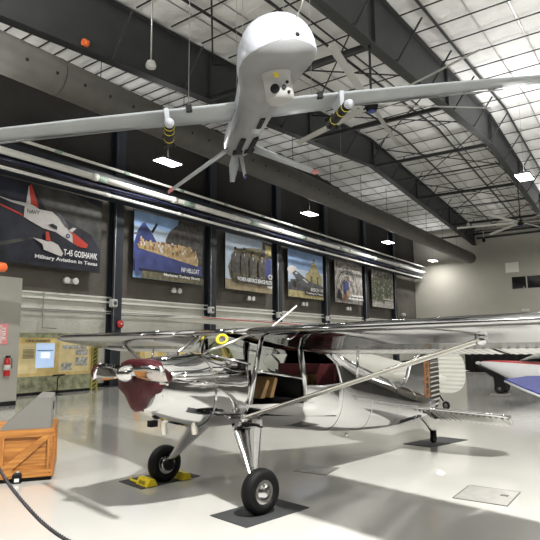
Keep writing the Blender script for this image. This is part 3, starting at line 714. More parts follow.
fus.loft(rings, caps=False, closed=False); fus.add(rings[0], [tuple(range(len(rings[0])))]); fus.add(rings[-1], [tuple(range(len(rings[-1])))])
fus_o = fus.build('fuselage', plane)
# skin seams
for x in (.25, -1.72, -2.4, -3.15, -3.8):
    i = [s[0] for s in S]
    for a, b in zip(S, S[1:]):
        if b[0] <= x <= a[0] and a[4] is None and (b[4] is None or x == a[0]):
            f = (a[0] - x) / (a[0] - b[0]); q = sec(x, *[a[k] + (b[k] - a[k]) * f for k in (1, 2, 3)]); c = Vector((x, 0, (a[1] + a[2]) / 2))
            MB().use('chrome2').loft([[Vector(p) + (Vector(p) - c).normalized() * .003 + Vector((dx, 0, 0)) for p in q] for dx in (-.012, .012)], caps=False, closed=False).build('skin_seam', plane); break
# cowl panel lip and side bump
MB().use('chrome').tube([(.55, .43, 1.24), (.3, .505, 1.22), (.05, .50, 1.2)], .016, 8).build('cowl_hinge', plane)
MB().use('chrome').loft([[(x, .40 + dy * sc + .06, 1.30 + dz * sc) for dy, dz in ((0, -.05), (.05, -.03), (.07, 0), (.05, .03), (0, .05))] for x, sc in ((.75, .2), (.6, 1.0), (.25, 1.1), (-.05, .4))], closed=True).build('cheek_fairing', plane)
# maroon nose cover with chin lobe
def covering():
    prof = [(0, 1.50), (.22, 1.495), (.36, 1.46), (.43, 1.36), (.435, 1.24), (.40, 1.15), (.30, 1.10), (.20, 1.06), (.14, .99), (.08, .93), (0, .91)]
    prof = prof + [(-a, b) for a, b in prof[::-1][1:-1]]
    rings = []
    for x, s in ((.78, .90), (.83, .90), (.88, .86), (.905, .76), (.91, .5)):
        rings.append([(x, a * s, 1.25 + (b - 1.25) * s) for a, b in prof])
    return MB().use('maroon').loft(rings)
covering().build('cowl_cover', plane, label='glossy maroon cover over the engine cowl nose')
MB().use('strut').box((.74, -.06, .87), (.86, .07, .99)).build('carburettor_intake', plane)
MB().use('chrome').lathe([(.085, .93), (.088, .96), (.078, 1.01), (.055, 1.06), (.025, 1.085), (0, 1.09)], (0, 0, 1.335), 'x', 24).build('spinner', plane)
for s in (1, -1):
    rings = []
    for r_, ch, tw in ((.06, .10, 50), (.18, .15, 38), (.4, .19, 28), (.6, .18, 22), (.74, .14, 18), (.80, .08, 16)):
        a = math.radians(tw) * s; c, q = math.cos(a), math.sin(a)
        rings.append([(.975 + (u * q - v * c) * .5, r_ * s, 1.335 + (u * c + v * q) * .5) for u, v in ((-ch, 0), (-ch * .5, .03), (ch * .4, .035), (ch, 0), (ch * .4, -.02), (-ch * .5, -.015))])
    bl = MB().use('chrome').loft(rings).build('propeller_blade', plane)
    m2 = MB().use('maroon').loft([[(.975 + (Vector(p).x - .975) * 1.15, Vector(p).y + s * .0, 1.335 + (Vector(p).z - 1.335) * 1.08) for p in rr] for rr in rings[4:]])
    m2.build('blade_tip', bl, label='maroon tip of the propeller blade')
    rr = rings[3]; MB().use('text_white').loft([[(.975 + (p[0] - .975) * 1.2, p[1] + dy * s, 1.335 + (p[2] - 1.335) * 1.06) for p in rr] for dy in (.07, .10)]).build('tip_stripe', bl)
for x, y in ((.52, -.05), (.30, .18)):
    MB().use('strut').tube([(x, y, .90), (x, y, .78), (x - .015, y, .70)], .035, 12, caps=False).build('exhaust_pipe', plane)
MB().use('black').box((.66, .0, .80), (.74, .07, .86)).build('drain_fitting', plane)
# wing
LEx, LEz, CH, INC = -.13, 1.735, 1.22, math.radians(11.8)
AF = [(0, 0), (.012, .022), (.04, .042), (.1, .066), (.2, .088), (.32, .094), (.5, .082), (.7, .052), (.74, .046)]
AFL = [(.74, -.012), (.5, -.018), (.3, -.024), (.15, -.028), (.05, -.024), (.012, -.014)]
def aft(u, v, y, s=1.0, cx=0): # chord fraction to local coordinates
    c, q = math.cos(INC), math.sin(INC); U = (u * s + cx) * CH; V = v * s * CH
    return (LEx - U * c - V * q, y, LEz - U * q + V * c + .006 * abs(y))
def wing(side, nm):
    pts = AF + AFL; rings = []
    st = [(.50, 1, 0), (2.0, 1, 0), (3.5, 1, 0), (4.6, 1, 0), (4.85, .95, .02), (5.0, .84, .07), (5.1, .6, .17), (5.13, .4, .26)]
    for y, s, cx in st: rings.append([aft(u, v, y * side, s, cx) for u, v in pts])
    W = MB().use('chrome_shaded').loft(rings).build('wing', plane)
    # leading edge crease
    for (y0, y1, nm2) in ((.56, 2.75, 'flap'), (2.78, 4.75, 'aileron')):
        n = int((y1 - y0) / .0125); up = []; lo = []; hi = []
        rr = []
        for i in range(n + 1):
            y = y0 + (y1 - y0) * i / n; w_ = .0045 * (1 if math.sin(2 * PI * y / .075) > 0 else -1) * min(1, abs(math.sin(2 * PI * y / .075)) * 1.6) * .8
            rr.append([aft(.735, .044, y * side), aft(.86, .026 + w_, y * side), aft(.995, .004 + w_ * .5, y * side), aft(.995, -.003 + w_ * .5, y * side), aft(.86, -.010 + w_, y * side), aft(.735, -.012 + w_ * .3, y * side)])
        MB().use('corr').loft(rr, smooth=False).build(nm2, W, label='ribbed aluminium ' + nm2)
    # lift strut
    B = Vector((-.10, .50 * side, .85)); T = Vector((-.50, 2.92 * side, 1.625))
    d = (T - B).normalized(); c = Vector((1, 0, .15)); c = (c - d * c.dot(d)).normalized(); nrm = d.cross(c)
    rings = []
    for f in (0, .02, .5, .98, 1):
        p_ = B.lerp(T, f); w_ = .055 if 0 < f < 1 else .035
        rings.append([p_ + c * math.cos(a) * w_ + nrm * math.sin(a) * .017 for a in [2 * PI * k / 14 for k in range(14)]])
    st_o = MB().use('strut').loft(rings).build('wing_strut', plane)
    for p_ in (B, T): MB().use('chrome2').lathe([(0, -.03), (.04, -.03), (.045, 0), (.04, .03), (0, .03)], p_, 'x', 12).build('strut_fitting', st_o)
    MB().use('chrome2').tube([B.lerp(T, .55), B.lerp(T, .55) + Vector((-.05, -.02 * side, .30))], .012, 8).build('jury_strut', st_o)
    # pitot / tiedown ring
    if side > 0: MB().use('chrome2').tube([aft(.08, -.03, 1.15), aft(.05, -.06, 1.13), aft(.0, -.07, 1.14)], .008, 6).build('pitot_tube', W)
    return W
wing(1, 'port'); wing(-1, 'starboard')
# cabin roof between wings
MB().use('chrome').loft([[aft(u, v, y) for u, v in AF[:] + [(.99, .004), (.99, -.004)] + AFL[1:]] for y in (-.5, 0, .5)]).build('cabin_roof', plane)
# posts and frames
def fr(pts, r=.022, nm='window_frame', m='chrome2'): return MB().use(m).tube(pts, r, 8).build(nm, plane)
for s in (1, -1):
    fr([(.24, .24 * s, 1.525), (.05, .36 * s, 1.60), (-.2, .47 * s, 1.71)], .016, 'windshield_frame', 'strut')
    fr([(-.17, .515 * s, .98), (-.24, .515 * s, 1.3), (-.36, .49 * s, 1.68)], .026, 'door_post')
    fr([(-.985, .53 * s, .95), (-.97, .52 * s, 1.3), (-.96, .485 * s, 1.58)], .034, 'rear_door_post')
    fr([(-.25, .52 * s, 1.33), (-.97, .525 * s, 1.21)], .016, 'window_rail')
    fr([(-1.66, .50 * s, 1.12), (-1.60, .47 * s, 1.38), (-1.40, .45 * s, 1.52)], .02, 'quarter_window_frame')
    fr([(.20, .30 * s, 1.50), (-.02, .485 * s, 1.44), (-.18, .515 * s, 1.40)], .012, 'sill_trim')
    fr([(-.985, .53 * s, 1.13), (-1.3, .525 * s, 1.11), (-1.66, .50 * s, 1.12)], .012, 'sill_trim')
# windshield
base = [(.22 - .38 * abs(t_) ** 2.2, .515 * t_, 1.525 - .11 * abs(t_) ** 2) for t_ in [-1 + k / 10 for k in range(21)]]
topl = [(-.17, .49 * t_, 1.73) for t_ in [-1 + k / 10 for k in range(21)]]
MB().use('glass').loft([base, [tuple((a + b) / 2 + (.02 if i == 0 else 0) for i, (a, b) in enumerate(zip(p_, q_))) for p_, q_ in zip(base, topl)], topl], caps=False, closed=False).build('windshield', plane)
for y, x, z in ((.22, -.055, 1.645), (-.32, -.16, 1.635)):
    o = MB().use('yellow').tube([(.055 * math.cos(k_ * PI / 12), .055 * math.sin(k_ * PI / 12), 0) for k_ in range(25)], .016, 8).build('yellow_ring', plane, label='yellow ring on the windshield'); o.location = (x + .03, y, z + .02); o.rotation_euler = (math.radians(-35 if y > 0 else 25), math.radians(48), 0)  # yellow ring tube laid on the windshield
for s in (1, -1):
    MB().use('glass').add([(-.26, .505 * s, 1.33), (-.96, .515 * s, 1.22), (-.955, .485 * s, 1.57), (-.36, .49 * s, 1.66)], [(0, 1, 2, 3)]).build('door_window', plane)
    MB().use('glass').add([(-1.0, .515 * s, 1.13), (-1.64, .495 * s, 1.12), (-1.58, .465 * s, 1.38), (-1.38, .45 * s, 1.5), (-.99, .485 * s, 1.57)], [(0, 1, 2, 3, 4)]).build('quarter_window', plane)
MB().use('glass').add([(-1.40, .44, 1.50), (-1.40, -.44, 1.50), (-1.69, -.30, 1.60), (-1.69, .30, 1.60)], [(0, 1, 2, 3)]).build('rear_window', plane)
# interior
MB().use('black_int').add([(.2, -.44, .9), (.2, .44, .9), (-1.65, .44, .72), (-1.65, -.44, .72)], [(0, 1, 2, 3)]).build('cabin_floor', plane)
MB().use('black_int').box((-.16, -.46, 1.0), (-.12, .46, 1.45)).build('instrument_panel', plane)
MB().use('black_int').box((-.96, -.50, .9), (-.2, -.485, 1.24)).build('far_door_lining', plane)
MB().use('black_int').loft([[(x, y, z) for x, y, z in ((-.62 - dx, -.42, .90 + dz), (-.62 - dx, .40, .90 + dz), (-1.0 - dx, .40, .86 + dz), (-1.0 - dx, -.42, .86 + dz))] for dx, dz in ((0, 0), (.02, .12))]).build('seat_cushion', plane)
MB().use('black_int').loft([[(-.98, -.42, .98), (-.98, .42, .98), (-1.08, .42, .98), (-1.08, -.42, .98)], [(-1.06, -.40, 1.24), (-1.06, .40, 1.24), (-1.12, .40, 1.24), (-1.12, -.40, 1.24)]]).build('seat_backrest', plane)
MB().use('maroon_seat').box((-1.64, -.46, .9), (-1.58, .46, 1.36)).build('rear_bulkhead', plane)
MB().use('wood_pale').prism([(-.42, 1.02), (-.52, 1.22), (-.56, 1.2), (-.48, 1.02)], lambda a, b: (a, .1, b), lambda a, b: (a, .40, b)).prism([(-.56, 1.02), (-.64, 1.24), (-.68, 1.22), (-.61, 1.02)], lambda a, b: (a, .1, b), lambda a, b: (a, .40, b)).build('map_binder', plane)
for y in (-.18, .2): MB().use('black').tube([(-.42, y, .95), (-.46, y, 1.2), (-.43, y, 1.32)], .015, 6).build('control_stick', plane)
for x in (-1.15, -1.3): MB().use('wood_pale').box((x - .04, .28, 1.1), (x + .02, .4, 1.24)).build('document_folder', plane)
for x in (-.3, -.9): MB().use('black').tube([(x, -.46, 1.0), (x - .05, -.46, 1.62)], .018, 6).build('far_frame_tube', plane)
# whip antenna
MB().use('text_white').tube([(-.80, .10, 1.775), (-1.05, .10, 1.93), (-1.30, .10, 2.09)], .010, 6).build('whip_antenna', plane)
# main gear
def wheel(parent, x, y, R, w_, nm='main_wheel', hub='chrome'):
    t = MB().use('rubber').lathe([(R * .52, -w_ * .42), (R * .7, -w_ * .5), (R * .9, -w_ * .42), (R * .985, -w_ * .22), (R, 0), (R * .985, w_ * .22), (R * .9, w_ * .42), (R * .7, w_ * .5), (R * .52, w_ * .42), (R * .52, -w_ * .42)], (x, y, R), 'y', 40).build(nm, parent)
    for s in (-1, 1):
        MB().use(hub).lathe([(R * .53, s * w_ * .40), (R * .47, s * w_ * .30), (R * .38, s * w_ * .36), (R * .30, s * w_ * .50), (R * .17, s * w_ * .60), (0, s * w_ * .63)], (x, y, R), 'y', 28).build('hub_cap' if hub == 'chrome' else 'hub', t)
    return t
for s in (1, -1):
    rings = []
    for f, ch, th in ((0, .225, .04), (.15, .195, .035), (.5, .125, .03), (.85, .065, .024), (1, .045, .022)):
        c = Vector((-.26, .36, .78)).lerp(Vector((.0, .79, .235)), f); c = Vector((c.x, c.y * s, c.z))
        rings.append([c + Vector((math.cos(a) * ch, math.sin(a) * th * s * .8, math.sin(a) * th * .6)) for a in [2 * PI * k / 18 for k in range(18)]])
    g = MB().use('chrome').loft(rings).build('landing_gear_leg', plane)
    MB().use('black').tube([(-.42, .42 * s, .72), (-.08, .42 * s, .75)], .012, 6).build('gear_gap_strip', g)
    MB().use('strut').tube([(0, .76 * s, .215), (0, .87 * s, .215)], .03, 10).build('axle', g)
    wheel(plane, 0, .87 * s, .213, .145)
    MB().use('black').lathe([(0, -.02), (.07, -.02), (.07, .02), (0, .02)], (0, .775 * s, .213), 'y', 16).build('brake_disc', g)
# tail
def slab(poly, th, m, nm, plane_='y', parent=plane):
    mb = MB().use(m)
    n = len(poly); cx = sum(p[0] for p in poly) / n; cz = sum(p[1] for p in poly) / n
    rings = [[(cx + (x - cx) * s, th * d, cz + (z - cz) * s) for x, z in poly] for s, d in ((.9, -1), (.97, -.75), (1, 0), (.97, .75), (.9, 1))]
    return mb.loft(rings, smooth=True).build(nm, parent)
slab([(-3.45, .93), (-3.68, .97), (-3.80, 1.08), (-3.88, 1.24), (-4.02, 1.38), (-4.2, 1.46), (-4.36, 1.48), (-4.42, 1.45), (-4.42, .72), (-4.1, .78), (-3.6, .9)], .035, 'chrome2', 'tail_fin')
def ribbed_v(prof_z, x0f, x1f, nm, parent):
    z0, z1 = prof_z; n = int((z1 - z0) / .0125); rr = []
    for i in range(n + 1):
        z = z0 + (z1 - z0) * i / n; w_ = .006 * math.sin(2 * PI * z / .075); a, b = x0f(z), x1f(z)
        rr.append([(a, .028 + w_, z), (b, .006 + w_, z + .02), (b, -.006 + w_, z + .02), (a, -.028 + w_, z)])
    return MB().use('corr').loft(rr, smooth=False).build(nm, parent)
rud = ribbed_v((.52, 1.44), lambda z: -4.44 - .01, lambda z: -4.75 + .10 * max(0, (z - 1.3) / .14) ** 2 + .12 * max(0, (.75 - z) / .25) ** 2, 'rudder', plane)
mb = MB()
for k, ch in enumerate('N8741F'):
    put_text(mb, 'ink', ch, .075, .085, lambda u, v, k=k: (-4.31 - u + .02, .043, 1.30 - .105 * k + v), .02)
mb.use('p_brown').box((-4.40, .036, .74), (-4.30 + .05, .041, 1.40)); mb.build('registration_lettering', plane, label='vertical dark lettering on an orange band on the fin')
def stab(side):
    def zz(x): return .70 + (x + 3.35) * .17
    rings = []
    for y, x0, x1 in ((.02, -3.38, -4.02), (.4, -3.44, -4.02), (.9, -3.54, -4.03), (1.3, -3.68, -4.04), (1.45, -3.80, -4.04), (1.5, -3.93, -4.03)):
        rings.append([(x0, y * side, zz(x0)), (x0 - .05, y * side, zz(x0 - .05) + .022), (x1, y * side, zz(x1) + .022), (x1, y * side, zz(x1) - .022), (x0 - .05, y * side, zz(x0 - .05) - .022)])
    st_ = MB().use('chrome').loft(rings).build('stabilizer', plane)
    rr = []; n = 110
    for i in range(n + 1):
        y = .10 + 1.40 * i / n; w_ = .013 * math.sin(2 * PI * y / .0875); x1 = -4.40 + .30 * max(0, (y - 1.2) / .3) ** 2 + (.10 * max(0, (.3 - y) / .2))
        rr.append([(-4.05, y * side, zz(-4.05) + .022 + w_), (x1, y * side, zz(x1) - .11 + w_ * .6), (x1, y * side, zz(x1) - .12 + w_ * .6), (-4.05, y * side, zz(-4.05) - .022 + w_)])
    MB().use('corr').loft(rr, smooth=False).build('elevator', st_, label='ribbed aluminium elevator')
stab(1); stab(-1)
MB().use('strut').tube([(-4.05, 0, .50), (-4.22, 0, .40), (-4.36, 0, .28), (-4.50, 0, .14)], .022, 8).build('tail_spring', plane)
MB().use('black').box((-4.54, -.035, .07), (-4.46, -.028, .2)).box((-4.54, .028, .07), (-4.46, .035, .2)).box((-4.54, -.035, .17), (-4.46, .035, .2)).build('tailwheel_fork', plane)
wheel(plane, -4.50, 0, .075, .05, 'tail_wheel', 'lamp_body')
MB().use('chrome2').tube([(-2.2, .1, .44), (-2.2, .1, .38)], .02, 8).build('belly_drain', plane)

# mats, chocks, floor plates
def quad(nm, pts, m, z, h, label, cat, group=None):
    mb = MB().use(m).prism(pts, lambda a, b: (a, b, z), lambda a, b: (a, b, z + h)); return tag(mb.build(nm), label, cat, group)
quad('floor_mat', [(-3.616, 4.05), (-3.115, 3.97), (-2.97, 4.79), (-3.46, 4.87)], 'mat', 0, .008, 'black rubber mat under the nearer main wheel', 'mat', 'wheel mats')
quad('floor_mat', [(-5.40, 4.42), (-4.90, 4.33), (-4.78, 5.16), (-5.30, 5.25)], 'mat', 0, .008, 'black rubber mat under the chocked far main wheel', 'mat', 'wheel mats')
quad('floor_mat', [(-3.52, 8.58), (-3.05, 8.54), (-2.76, 9.5), (-3.25, 9.56)], 'mat', 0, .008, 'black rubber mat under the small tail wheel', 'mat', 'wheel mats')
def chock(loc, rz, label):
    t = thing('wheel_chock', label, 'wheel chock', loc, rz, 'yellow wheel chocks')
    MB().use('yellow').prism([(-.07, 0), (.07, 0), (.03, .075), (-.03, .075)], lambda a, b: (a, -.13, b), lambda a, b: (a, .13, b)).build('wedge', t)
    mb = MB(); put_text(mb, 'ink', 'OHD', .15, .035, lambda u, v: (.072 - v * .55 + .0, -.075 + u, .02 + v), .02) ; mb.build('stamped_lettering', t)
    return t
W2 = Matrix.Rotation(HDG, 4, 'Z') @ Vector((0, -.87, 0)); W2 = Vector((OX + W2.x, OY + W2.y, 0))
fwv = Vector((math.cos(HDG), math.sin(HDG), 0))
q1 = W2 + fwv * .235; q2 = W2 - fwv * .235
chock((q1.x, q1.y, .008), HDG + 0, 'yellow chock in front of the far main wheel'); chock((q2.x, q2.y, .008), HDG + PI, 'yellow chock behind the far main wheel')
tag(MB().use('yellow').tube([(q1.x - .12, q1.y - .02, .02), (q1.x - .3, q1.y + .02, .02), (q1.x - .38, q1.y + .1, .02)], .014, 8).build('chock_rope'), 'short yellow rope lying beside the front chock', 'rope')
quad('floor_hatch', [(-3.97, 6.02), (-3.50, 6.06), (-3.56, 6.50), (-4.0, 6.42)], 'plate_dark', 0, .004, 'small dark steel plate in the floor behind the near wheel', 'floor plate')
t = thing('floor_box_cover', 'large pale steel floor box cover at lower right of the floor', 'floor plate', (-1.9, 5.93, 0))
MB().use('plate').box((0, 0, 0), (.52, .60, .005)).build('cover_plate', t)
MB().use('plate_dark').box((-.012, -.012, 0), (.532, 0, .006)).box((-.012, .60, 0), (.532, .612, .006)).box((-.012, 0, 0), (0, .6, .006)).box((.52, 0, 0), (.532, .6, .006)).build('rim', t)
MB().use('plate_dark').box((.38, .34, .005), (.46, .40, .008)).build('latch', t)

# ------------------------------------------------------------------ crate podium
u_ = Vector((.577, .817, 0)); ang = math.atan2(.817, .577)
cr = thing('crate_podium', 'wooden crate with diagonal braces under a sloped grey display top', 'display podium', (-6.16, 4.03, 0), ang)
LX, D, H = -1.5, .98, .613
MB().use('flatblack').box((LX + .02, .02, 0), (-.02, D - .02, .05)).build('base_plinth', cr)
MB().use('crate').box((LX, 0.02, .05), (-.02, D - .02, H - .005)).build('plank_body', cr)
mb = MB().use('crate')
mb.box((LX, -.012, .05), (0, .02, .14)).build('front_rail', cr)
MB().use('crate').box((LX, -.012, H - .09), (0, .02, H)).build('front_rail', cr)
for xa in (-.07, LX, -.62): MB().use('crate2').box((xa, -.014, .14), (xa + .07, .02, H - .09)).build('front_stile', cr)
MB().use('crate').prism([(-.55, .14), (-.46, .14), (-.07, H - .13), (-.07, H - .09), (-.13, H - .09), (-.55, .20)], lambda a, b: (a, -.012, b), lambda a, b: (a, .02, b)).build('front_diagonal', cr)
mb = MB().use('crate2').box((-.02, 0, .05), (.012, .07, H)).box((-.02, D - .07, .05), (.012, D, H)).box((-.02, .07, .05), (.012, D - .07, .13)).box((-.02, .07, H - .08), (.012, D - .07, H)); mb.build('side_frame', cr)
MB().use('crate2').prism([(.07, .13), (.15, .13), (D - .07, H - .14), (D - .07, H - .08), (D - .13, H - .08), (.07, .2)], lambda a, b: (-.02, a, b), lambda a, b: (.012, a, b)).build('side_diagonal', cr)
for k in range(6): MB().use('flatblack').tube([(-.035, -.016, .09 + .09 * k), (-.035, -.012, .09 + .09 * k)], .006, 6).build('screw', cr)
mb = MB().use('console'); prof = [(-.62, H), (0 - .04, H), (-.04, .978), (-.2, .992), (-.62, .615)]
con = mb.prism(prof, lambda a, b: (a, .0, b), lambda a, b: (a, D - .12, b)).build('sloped_display_top', cr)
MB().use('console_side').add([(-.038, 0, H), (-.038, D - .12, H), (-.038, D - .12, .979), (-.038, 0, .979)], [(0, 1, 2, 3)]).build('end_panel', con)
MB().use('black').box((-.038, .36, .80), (-.03, .46, .90)).build('speaker_grille', con)
for k in range(3): MB().use('flatblack').box((-.03, .37, .815 + .028 * k), (-.026, .45, .822 + .028 * k)).build('grille_slot', con)
t = thing('floor_spotlight', 'small black floor spotlight with white label at the crate foot', 'spotlight', (-6.38, 3.71, 0), ang)
MB().use('black').rbox((-.05, -.06, 0), (.05, .04, .11), .01).build('case', t); MB().use('text_white').box((-.025, -.063, .02), (.025, -.06, .06)).build('paper_label', t)
MB().use('conduit').lathe([(0, .11), (.03, .11), (.03, .13), (0, .135)]).build('knob', t)

# ------------------------------------------------------------------ barrier rope
rope = thing('barrier_rope', 'black twisted barrier rope hanging across the lower left corner', 'rope', (0, 0, 0))
A_, B_ = Vector((-3.25, 1.9, 1.0)), Vector((-1.9, 1.35, .95))
pp = []
key = [(-3.15, 1.6, 1.10), (-2.922, 1.6, .953), (-2.765, 1.6, .863), (-2.53, 1.6, .766), (-2.307, 1.6, .717), (-2.0, 1.6, .70), (-1.6, 1.5, .70), (-1.25, 1.35, .74), (-.9, 1.1, .88)]
def cat(a, b, c, d, t): return .5 * ((2 * b) + (-a + c) * t + (2 * a - 5 * b + 4 * c - d) * t * t + (-a + 3 * b - 3 * c + d) * t ** 3)
for i in range(len(key) - 1):
    q = [Vector(key[max(0, min(len(key) - 1, i + j))]) for j in (-1, 0, 1, 2)]
    for s in range(30): pp.append(cat(*q, s / 30))
for ph in (0, 2 * PI / 3, 4 * PI / 3):
    pts = [p_ + Vector((0, math.cos(k * .9 + ph), math.sin(k * .9 + ph))) * .0055 for k, p_ in enumerate(pp)]
    MB().use('chain').tube(pts, .0046, 6).build('rope_strand', rope)
for (x, py_, label) in ((-3.16, 1.6, 'black barrier post holding the rope outside the left edge'), (-.88, 1.09, 'black barrier post holding the rope below the picture')):
    t = thing('barrier_post', label, 'barrier post', (x, py_, 0)); z = 1.10 if x < -2 else .92
    MB().use('black').lathe([(0, 0), (.17, 0), (.17, .02), (.03, .05), (.025, .06), (.025, z - .02), (.035, z), (0, z + .03)]).build('post', t)

# ------------------------------------------------------------------ drone
def make_drone():
    cp = math.cos; yaw = math.atan(390 / 541. * math.cos(math.atan(75 / 541.))); pitch = math.atan(75 / 541.)
    F = Vector((-math.sin(yaw) * math.cos(pitch), math.cos(yaw) * math.cos(pitch), math.sin(pitch)))
    R = Vector((math.cos(yaw), math.sin(yaw), 0)); U = R.cross(F)
    ro = math.radians(.5); R, U = R * math.cos(ro) - U * math.sin(ro), U * math.cos(ro) + R * math.sin(ro)
    C0 = Vector((0, 0, 1.6))
    def W(a, b, c): return C0 + R * a + U * b + F * c
    N = W(.09, 3.20, 8.0); T = W(-.79, 2.86, 12.6)
    f = (N - T).normalized(); left = (R * 1 + U * .165 + F * .204); left = (left - f * left.dot(f)).normalized(); up = f.cross(left)
    t = thing('reconnaissance_drone', 'large pale grey drone with bulbous nose and missiles hanging from the roof', 'drone')
    t.matrix_world = Matrix(((f.x, left.x, up.x, N.x), (f.y, left.y, up.y, N.y), (f.z, left.z, up.z, N.z), (0, 0, 0, 1)))
    LEN = (N - T).length
    def ring(x, w, zt, zb, zm, n=32, e=2.15):
        out = []
        for k in range(n):
            a = 2 * PI * k / n; c, s = math.cos(a), math.sin(a)
            yy = w * abs(c) ** (2 / e) * (1 if c > 0 else -1); zz = zm + (zt - zm if s > 0 else zm - zb) * abs(s) ** (2 / e) * (1 if s > 0 else -1)
            out.append((x, yy, zz))
        return out
    st = [(.60, .05, -.01, -.09, -.05), (.58, .24, .16, -.20, -.08), (.52, .38, .31, -.26, -.10), (.40, .49, .42, -.29, -.11), (.2, .565, .50, -.29, -.10), (-.1, .58, .53, -.27, -.09), (-.5, .53, .52, -.27, -.07), (-1.0, .43, .46, -.34, -.04),
          (-1.5, .39, .40, -.38, -.03), (-2.2, .36, .34, -.38, -.03), (-3.2, .35, .32, -.36, -.02), (-4.0, .34, .31, -.34, -.02), (-4.5, .31, .28, -.30, -.01), (-4.7, .22, .2, -.2, 0)]
    rings = [ring(*s) for s in st]
    top = MB(); n = 32
    body = MB()
    vs = [p for r in rings for p in r]; fw_f, bl_f = [], []
    for i in range(len(rings) - 1):
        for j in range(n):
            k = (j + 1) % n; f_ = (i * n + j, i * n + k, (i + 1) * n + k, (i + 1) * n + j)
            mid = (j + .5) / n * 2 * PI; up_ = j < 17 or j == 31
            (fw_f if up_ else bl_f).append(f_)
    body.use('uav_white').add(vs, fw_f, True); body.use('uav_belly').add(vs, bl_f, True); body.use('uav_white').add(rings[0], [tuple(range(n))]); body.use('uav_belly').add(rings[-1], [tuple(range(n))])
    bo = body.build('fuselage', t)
    # wings
    def wg(s):
        rr = []
        for y, ch, x0, z in ((.25, 1.02, -1.75, -.02), (.6, .98, -1.80, -.02), (3, .76, -1.88, .0), (5, .6, -1.95, .0), (7.2, .42, -2.03, -.02), (7.4, .3, -2.1, -.02)):
            rr.append([(x0 - u * ch, y * s, z + v * ch) for u, v in ((0, 0), (.03, .03), (.15, .07), (.4, .09), (.7, .055), (1, 0), (.7, -.01), (.4, -.045), (.15, -.05), (.03, -.025))])
        o = MB().use('uav').loft(rr).build('wing', t)
        MB().use('uav_belly').box((-2.62, 2.2 * s, -.03), (-2.60, 5.6 * s, -.0)).build('aileron_hinge', o)
        # band marker, pylon
        MB().use('black').box((-1.90, 1.22 * s - .05, -.075), (-1.80, 1.22 * s + .05, .04)).build('wing_clamp', o)
        return o
    wl = wg(1); wr = wg(-1)
    # missiles with pylons
    for s in (1, -1):
        y = 1.62 * s
        pyl = MB().use('uav_white').prism([(-1.75, 0), (-2.3, 0), (-2.2, -.24), (-1.85, -.24)], lambda a, b: (a, y - .04, b), lambda a, b: (a, y + .04, b)).build('missile_pylon', t)
        mi = thing('air_to_ground_missile', 'black yellow banded missile under the drone wing at ' + ('right' if s > 0 else 'left'), 'missile', group='drone missiles')
        mi.matrix_world = t.matrix_world @ Matrix.Translation((-1.55, y, -.34))
        MB().use('black').lathe([(0, -1.15), (.085, -1.15), (.09, -1.1), (.09, -.08), (.085, -.02)], (0, 0, 0), 'x', 20).build('body_tube', mi)
        MB().use('uav_white').lathe([(.085, -.02), (.082, .03), (.06, .09), (.03, .12), (0, .13)], (0, 0, 0), 'x', 20).build('seeker_dome', mi)
        for x in (-.16, -.42, -.85): MB().use('ylabel').lathe([(.09, x), (.0925, x + .002), (.0925, x + .036), (.09, x + .038)], (0, 0, 0), 'x', 20).build('yellow_band', mi)
        for a in (45, 135, 225, 315):
            c, q = math.cos(math.radians(a)), math.sin(math.radians(a))
            MB().use('black').bar((-1.02, c * .15, q * .15), (-1.02, c * .08, q * .08), .16, .012).build('tail_fin', mi)
    # sensor turret
    tur = MB().use('turret').lathe([(0, -.46), (.14, -.46), (.19, -.44), (.21, -.39), (.21, -.2), (.21, -.05), (.225, -.04), (.225, .0), (0, .0)], (-.12, -.02, -.24), 'z', 28).build('sensor_turret', t)
    def lens(az, z, r, m='black'):
        a = math.radians(az); d = Vector((math.cos(a), math.sin(a), 0)); c = Vector((-.12, -.02, -.24 + z)) + d * .20
        MB().use(m).tube([c, c + d * .03], r, 14).build('lens', tur)
    lens(-30, -.31, .07); lens(6, -.31, .035); lens(24, -.23, .022); lens(24, -.38, .022)
    a = math.radians(-16); d = Vector((math.cos(a), math.sin(a), 0)); c = Vector((-.12, -.02, -.56)) + d * .213
    MB().use('ylabel').bar(c + Vector((0, 0, .17)), c + Vector((0, 0, .24)), .07, .006).build('caution_sticker', tur)
    # nose camera and probe
    MB().use('black').lathe([(0, .03), (.03, .03), (.055, .0), (.06, -.05), (.05, -.08)], (.56, .18, -.02), 'x', 18).build('nose_camera', t)
    MB().use('conduit').tube([(.45, .26, .30), (.52, .34, .42), (.56, .40, .60)], .010, 6).build('pitot_probe', t)
    # bay openings and gear doors
    for y in (-.14, .12):
        MB().use('flatblack').box((-3.9, y - .05, -.385), (-2.9, y + .05, -.34)).build('gear_bay', bo)
        MB().use('flatblack').box((-3.95, y - .10, -.38), (-3.75, y + .10, -.33)).build('gear_bay_end', bo)
    MB().use('flatblack').box((-2.2, .0, -.41), (-1.7, .08, -.36)).build('nose_gear_bay', bo)
    MB().use('uav').lathe([(0, -.46), (.06, -.44), (.10, -.38), (.1, -.3)], (-2.35, .02, 0), 'z', 18).build('belly_antenna', t)
    # tail surfaces (inverted V + ventral fin) and propeller
    def fin(ang, span, ch, nm, tipm):
        a = math.radians(ang); d = Vector((0, math.sin(a), -math.cos(a))); rr = []; rt = []
        for s_, c_ in ((.22, ch), (span * .93, ch * .62), (span, ch * .55)):
            q = [Vector((-4.0 - .1 * s_ - u * c_, 0, 0)) + d * s_ + Vector((0, math.cos(a), math.sin(a))) * v for u, v in ((0, 0), (.2, .022), (.7, .018), (1, 0), (.7, -.018), (.2, -.022))]
            (rr if s_ < span else rt).append(q)
            if s_ == span * .93: rt.insert(0, q)
        o = MB().use('uav').loft(rr).build(nm, t); MB().use(tipm).loft(rt).build('painted_tip', o)
